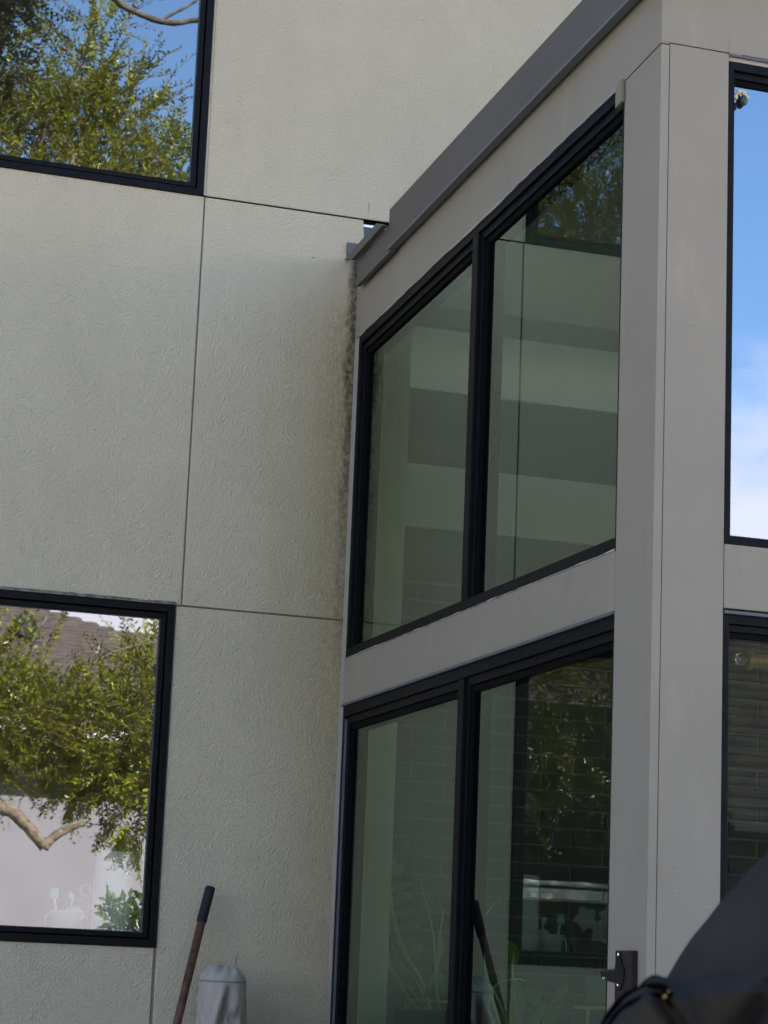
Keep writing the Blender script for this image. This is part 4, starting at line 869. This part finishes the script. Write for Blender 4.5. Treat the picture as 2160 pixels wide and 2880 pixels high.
cl1 = [
    # around the lower window's mirror image
    clump((0.25, Y, 3.12), (0.75, 0.8, 0.34), 420, rise=0.4), clump((1.05, Y - .2, 3.12), (0.75, 0.8, 0.34), 420, rise=0.35), clump((1.75, Y, 3.15), (0.6, 0.9, 0.62), 400),
    clump((0.45, Y, 2.78), (0.5, 0.6, 0.14), 150, (0.2, 0.35), rise=0.5), clump((1.35, Y, 2.72), (0.42, 0.5, 0.12), 130, (0.2, 0.33), rise=0.3), clump((1.62, Y + .1, 2.42), (0.16, 0.3, 0.14), 34, (0.2, 0.35), rise=-0.4), clump((1.85, Y, 2.72), (0.3, 0.5, 0.3), 110),
    clump((0.40, Y, 3.55), (0.25, 0.6, 0.45), 60, (0.35, 0.6), rise=0.9), clump((0.75, Y, 3.55), (0.25, 0.5, 0.35), 34, (0.4, 0.6), rise=0.9), clump((1.80, Y, 3.75), (0.22, 0.5, 0.25), 40, (0.3, 0.5), rise=0.9), clump((2.5, Y, 3.4), (0.6, 1.0, 0.9), 300),
    # shoulder and top, mirrored in the upper window
    clump((0.6, Y - .6, 5.6), (1.7, 1.2, 1.2), 700), clump((0.5, Y, 7.3), (1.5, 1.2, 0.75), 760), clump((1.5, Y, 7.45), (0.8, 1.0, 0.62), 460), clump((0.35, Y, 8.1), (0.55, 0.8, 0.35), 260), clump((1.0, Y, 8.25), (0.50, 0.7, 0.40), 260),
    clump((0.85, Y, 8.75), (0.30, 0.5, 0.40), 80, (0.3, 0.5), rise=0.7), clump((1.25, Y, 8.65), (0.30, 0.4, 0.25), 46, (0.3, 0.5), rise=0.5), clump((0.95, Y, 9.2), (0.28, 0.4, 0.35), 36, (0.3, 0.5), rise=0.7), clump((1.68, Y, 8.1), (0.2, 0.5, 0.25), 44, (0.3, 0.5), rise=0.9),
    clump((0.10, Y + .4, 8.7), (0.30, 0.4, 0.45), 90, (0.3, 0.5)), clump((0.12, Y + .4, 9.4), (0.36, 0.4, 0.30), 120, (0.3, 0.5)), clump((-0.8, Y, 8.6), (0.8, 1.0, 1.0), 260),
    clump((1.15, Y, 8.45), (0.6, 0.4, 0.12), 16, (0.5, 0.7), out=1.4, rise=0.2)]
tree('yard_tree', 'glossy small leaved evergreen tree with a pale crooked limb, mirrored in the house windows', (-0.6, -11.4, 0),
     ([(-0.6, -11.4, 0), (-0.5, -11.4, 1.3), (-0.3, -11.35, 2.8), (-0.1, -11.3, 5.0), (0.1, -11.2, 7.6)], 0.17, 0.05),
     [([(-0.45, -11.38, 1.6), (-0.2, -10.7, 2.2), (0.20, -10.25, 2.43), (0.52, -10.2, 2.44), (0.666, -10.2, 2.34), (0.76, -10.2, 2.25), (0.836, -10.2, 2.170)], 0.060, 0.043),
      ([(0.825, -10.2, 2.165), (0.865, -10.2, 2.215), (0.935, -10.2, 2.275), (1.03, -10.2, 2.336), (1.132, -10.2, 2.377)], 0.041, 0.028),
      ([(-0.25, -11.3, 3.0), (0.5, -11.0, 3.0), (1.2, -11.0, 3.2), (1.8, -11.0, 3.5)], 0.05, 0.012), ([(0.2, -11.1, 2.95), (0.5, -10.9, 3.3), (0.62, -10.9, 3.6), (0.85, -10.9, 4.05)], 0.018, 0.006),
      ([(0.6, -10.9, 3.1), (1.1, -10.8, 3.58), (1.4, -10.8, 3.8), (1.75, -10.8, 3.92)], 0.012, 0.004),
      ([(-0.1, -11.3, 5.0), (0.5, -11.1, 6.4), (0.9, -11.0, 7.6), (1.0, -11.0, 8.9)], 0.06, 0.012), ([(0.5, -11.1, 6.4), (1.2, -11.0, 7.2), (1.6, -11.0, 8.2)], 0.04, 0.01), ([(0.45, -10.8, 7.7), (0.5, -10.7, 8.0), (0.55, -10.7, 8.25)], 0.03, 0.018),
      ([(0.1, -12.2, 10.2), (0.55, -11.0, 9.55), (0.918, -10.5, 9.32), (1.09, -10.5, 9.225), (1.386, -10.5, 9.155), (1.55, -10.5, 9.165), (1.706, -10.5, 9.215), (2.2, -10.5, 9.3)], 0.036, 0.020, M_bark3), ([(1.386, -10.5, 9.16), (1.534, -10.5, 9.26), (1.69, -10.5, 9.385), (1.9, -10.5, 9.6)], 0.016, 0.007, M_bark3), ([(0.61, -10.3, 7.25), (0.66, -10.3, 7.5), (0.717, -10.3, 7.80)], 0.035, 0.018),
      ],
     cl1, M_leaf, M_bark)
cl2 = [clump((-5.4 + dx, -11 + dy, z), (1.5, 1.2, 1.2), 420) for dx, dy, z in ((0.2, 0, 3.9), (0.9, -.8, 3.5), (-1.6, -.8, 3.6), (-1.2, -.4, 4.0), (0.8, .2, 4.4), (-0.2, 0, 5.8), (0.3, 0, 7.2), (-1.0, 0, 7.6), (0.6, .3, 8.6), (-0.6, 0, 9.2), (0.2, 0.2, 8.0), (-0.3, 0.3, 7.4))]
tree('hedge_tree', 'brownish broad evergreen tree mirrored twice over in the sunroom side glass', (-7.2, -11.6, 0),
     ([(-7.2, -11.6, 0), (-7.1, -11.5, 2), (-6.4, -11.3, 4.4), (-5.3, -11, 8)], 0.16, 0.05), [([(-6.4, -11.3, 4.4), (-4.8, -11, 5.2)], 0.06, 0.03), ([(-6.4, -11.3, 4.4), (-7.0, -11.2, 6)], 0.06, 0.03)], cl2, M_leaf2, M_bark2, leaf=0.055, n=20)
M_leafd = leaf_material('painted_shade_leaf', (0.008, 0.012, 0.004), (0.028, 0.034, 0.008), rough=0.4, tl=(0.05, 0.06, 0.01), tf=0.1, spec=0.2)  # leaf colour darkened to stand for a backlit tree in shade
cl3 = [clump((-0.30, -9.4, 8.55), (0.42, 0.4, 0.45), 150, (0.25, 0.42)), clump((-0.02, -9.4, 8.75), (0.22, 0.3, 0.22), 70, (0.2, 0.35)), clump((-0.1, -9.4, 8.1), (0.25, 0.3, 0.2), 40, (0.2, 0.35)), clump((-1.3, -9.6, 8.4), (0.9, 0.7, 0.8), 200)]
tree('overhanging_tree', 'tree with shade put into its leaf colour, hanging into the top left corner of the upper window mirror image', (-2.6, -10.2, 0),
     ([(-2.6, -10.2, 0), (-2.55, -10.1, 3), (-2.3, -9.9, 6), (-1.8, -9.7, 8.0)], 0.15, 0.06), [([(-1.8, -9.7, 8.0), (-1.0, -9.5, 8.5), (-0.3, -9.4, 8.7), (0.05, -9.4, 8.85)], 0.05, 0.01)], cl3, M_leafd, M_bark2, leaf=0.06, n=16, keep=1.0)
# sunlit shrub low in the lower window
su = empty('shrub', (0.95, -7.0, 0), 'small sunlit shrub with bright oval leaves low in the lower window', 'shrub')
O, Dr, Le = [np.concatenate(x) for x in zip(clump((0.84, -7.0, 1.46), (0.15, 0.15, 0.12), 30, (0.10, 0.18)), clump((0.72, -7.0, 1.57), (0.05, 0.06, 0.10), 9, (0.10, 0.16), rise=0.8), clump((0.98, -7.0, 1.1), (0.3, 0.3, 0.25), 50, (0.15, 0.25)), clump((0.93, -7.0, 1.56), (0.06, 0.1, 0.10), 9, (0.1, 0.16)))]
v, f, tw = sprays(O, Dr, Le, 6, 0.082, 0.5); link('foliage', mesh_np('foliage', v, f), M_leaf3, su); v, f = twig_mesh(tw, 0.004); link('twigs', mesh_np('twigs', v, f), M_bark2, su)
q = BM()
for p in ([(0.95, -7, 0), (0.95, -7, 0.9), (0.90, -7, 1.4), (0.80, -7, 1.62)], [(0.95, -7, 0.0), (1.05, -7, 1.0), (0.98, -7, 1.5)], [(0.93, -7, 1.2), (0.74, -7, 1.585), (0.82, -7, 1.68), (0.93, -7, 1.74)]): tube(q, smooth_path(p), 0.006, 6)
bmobj('stem', q, M_bark2, su)
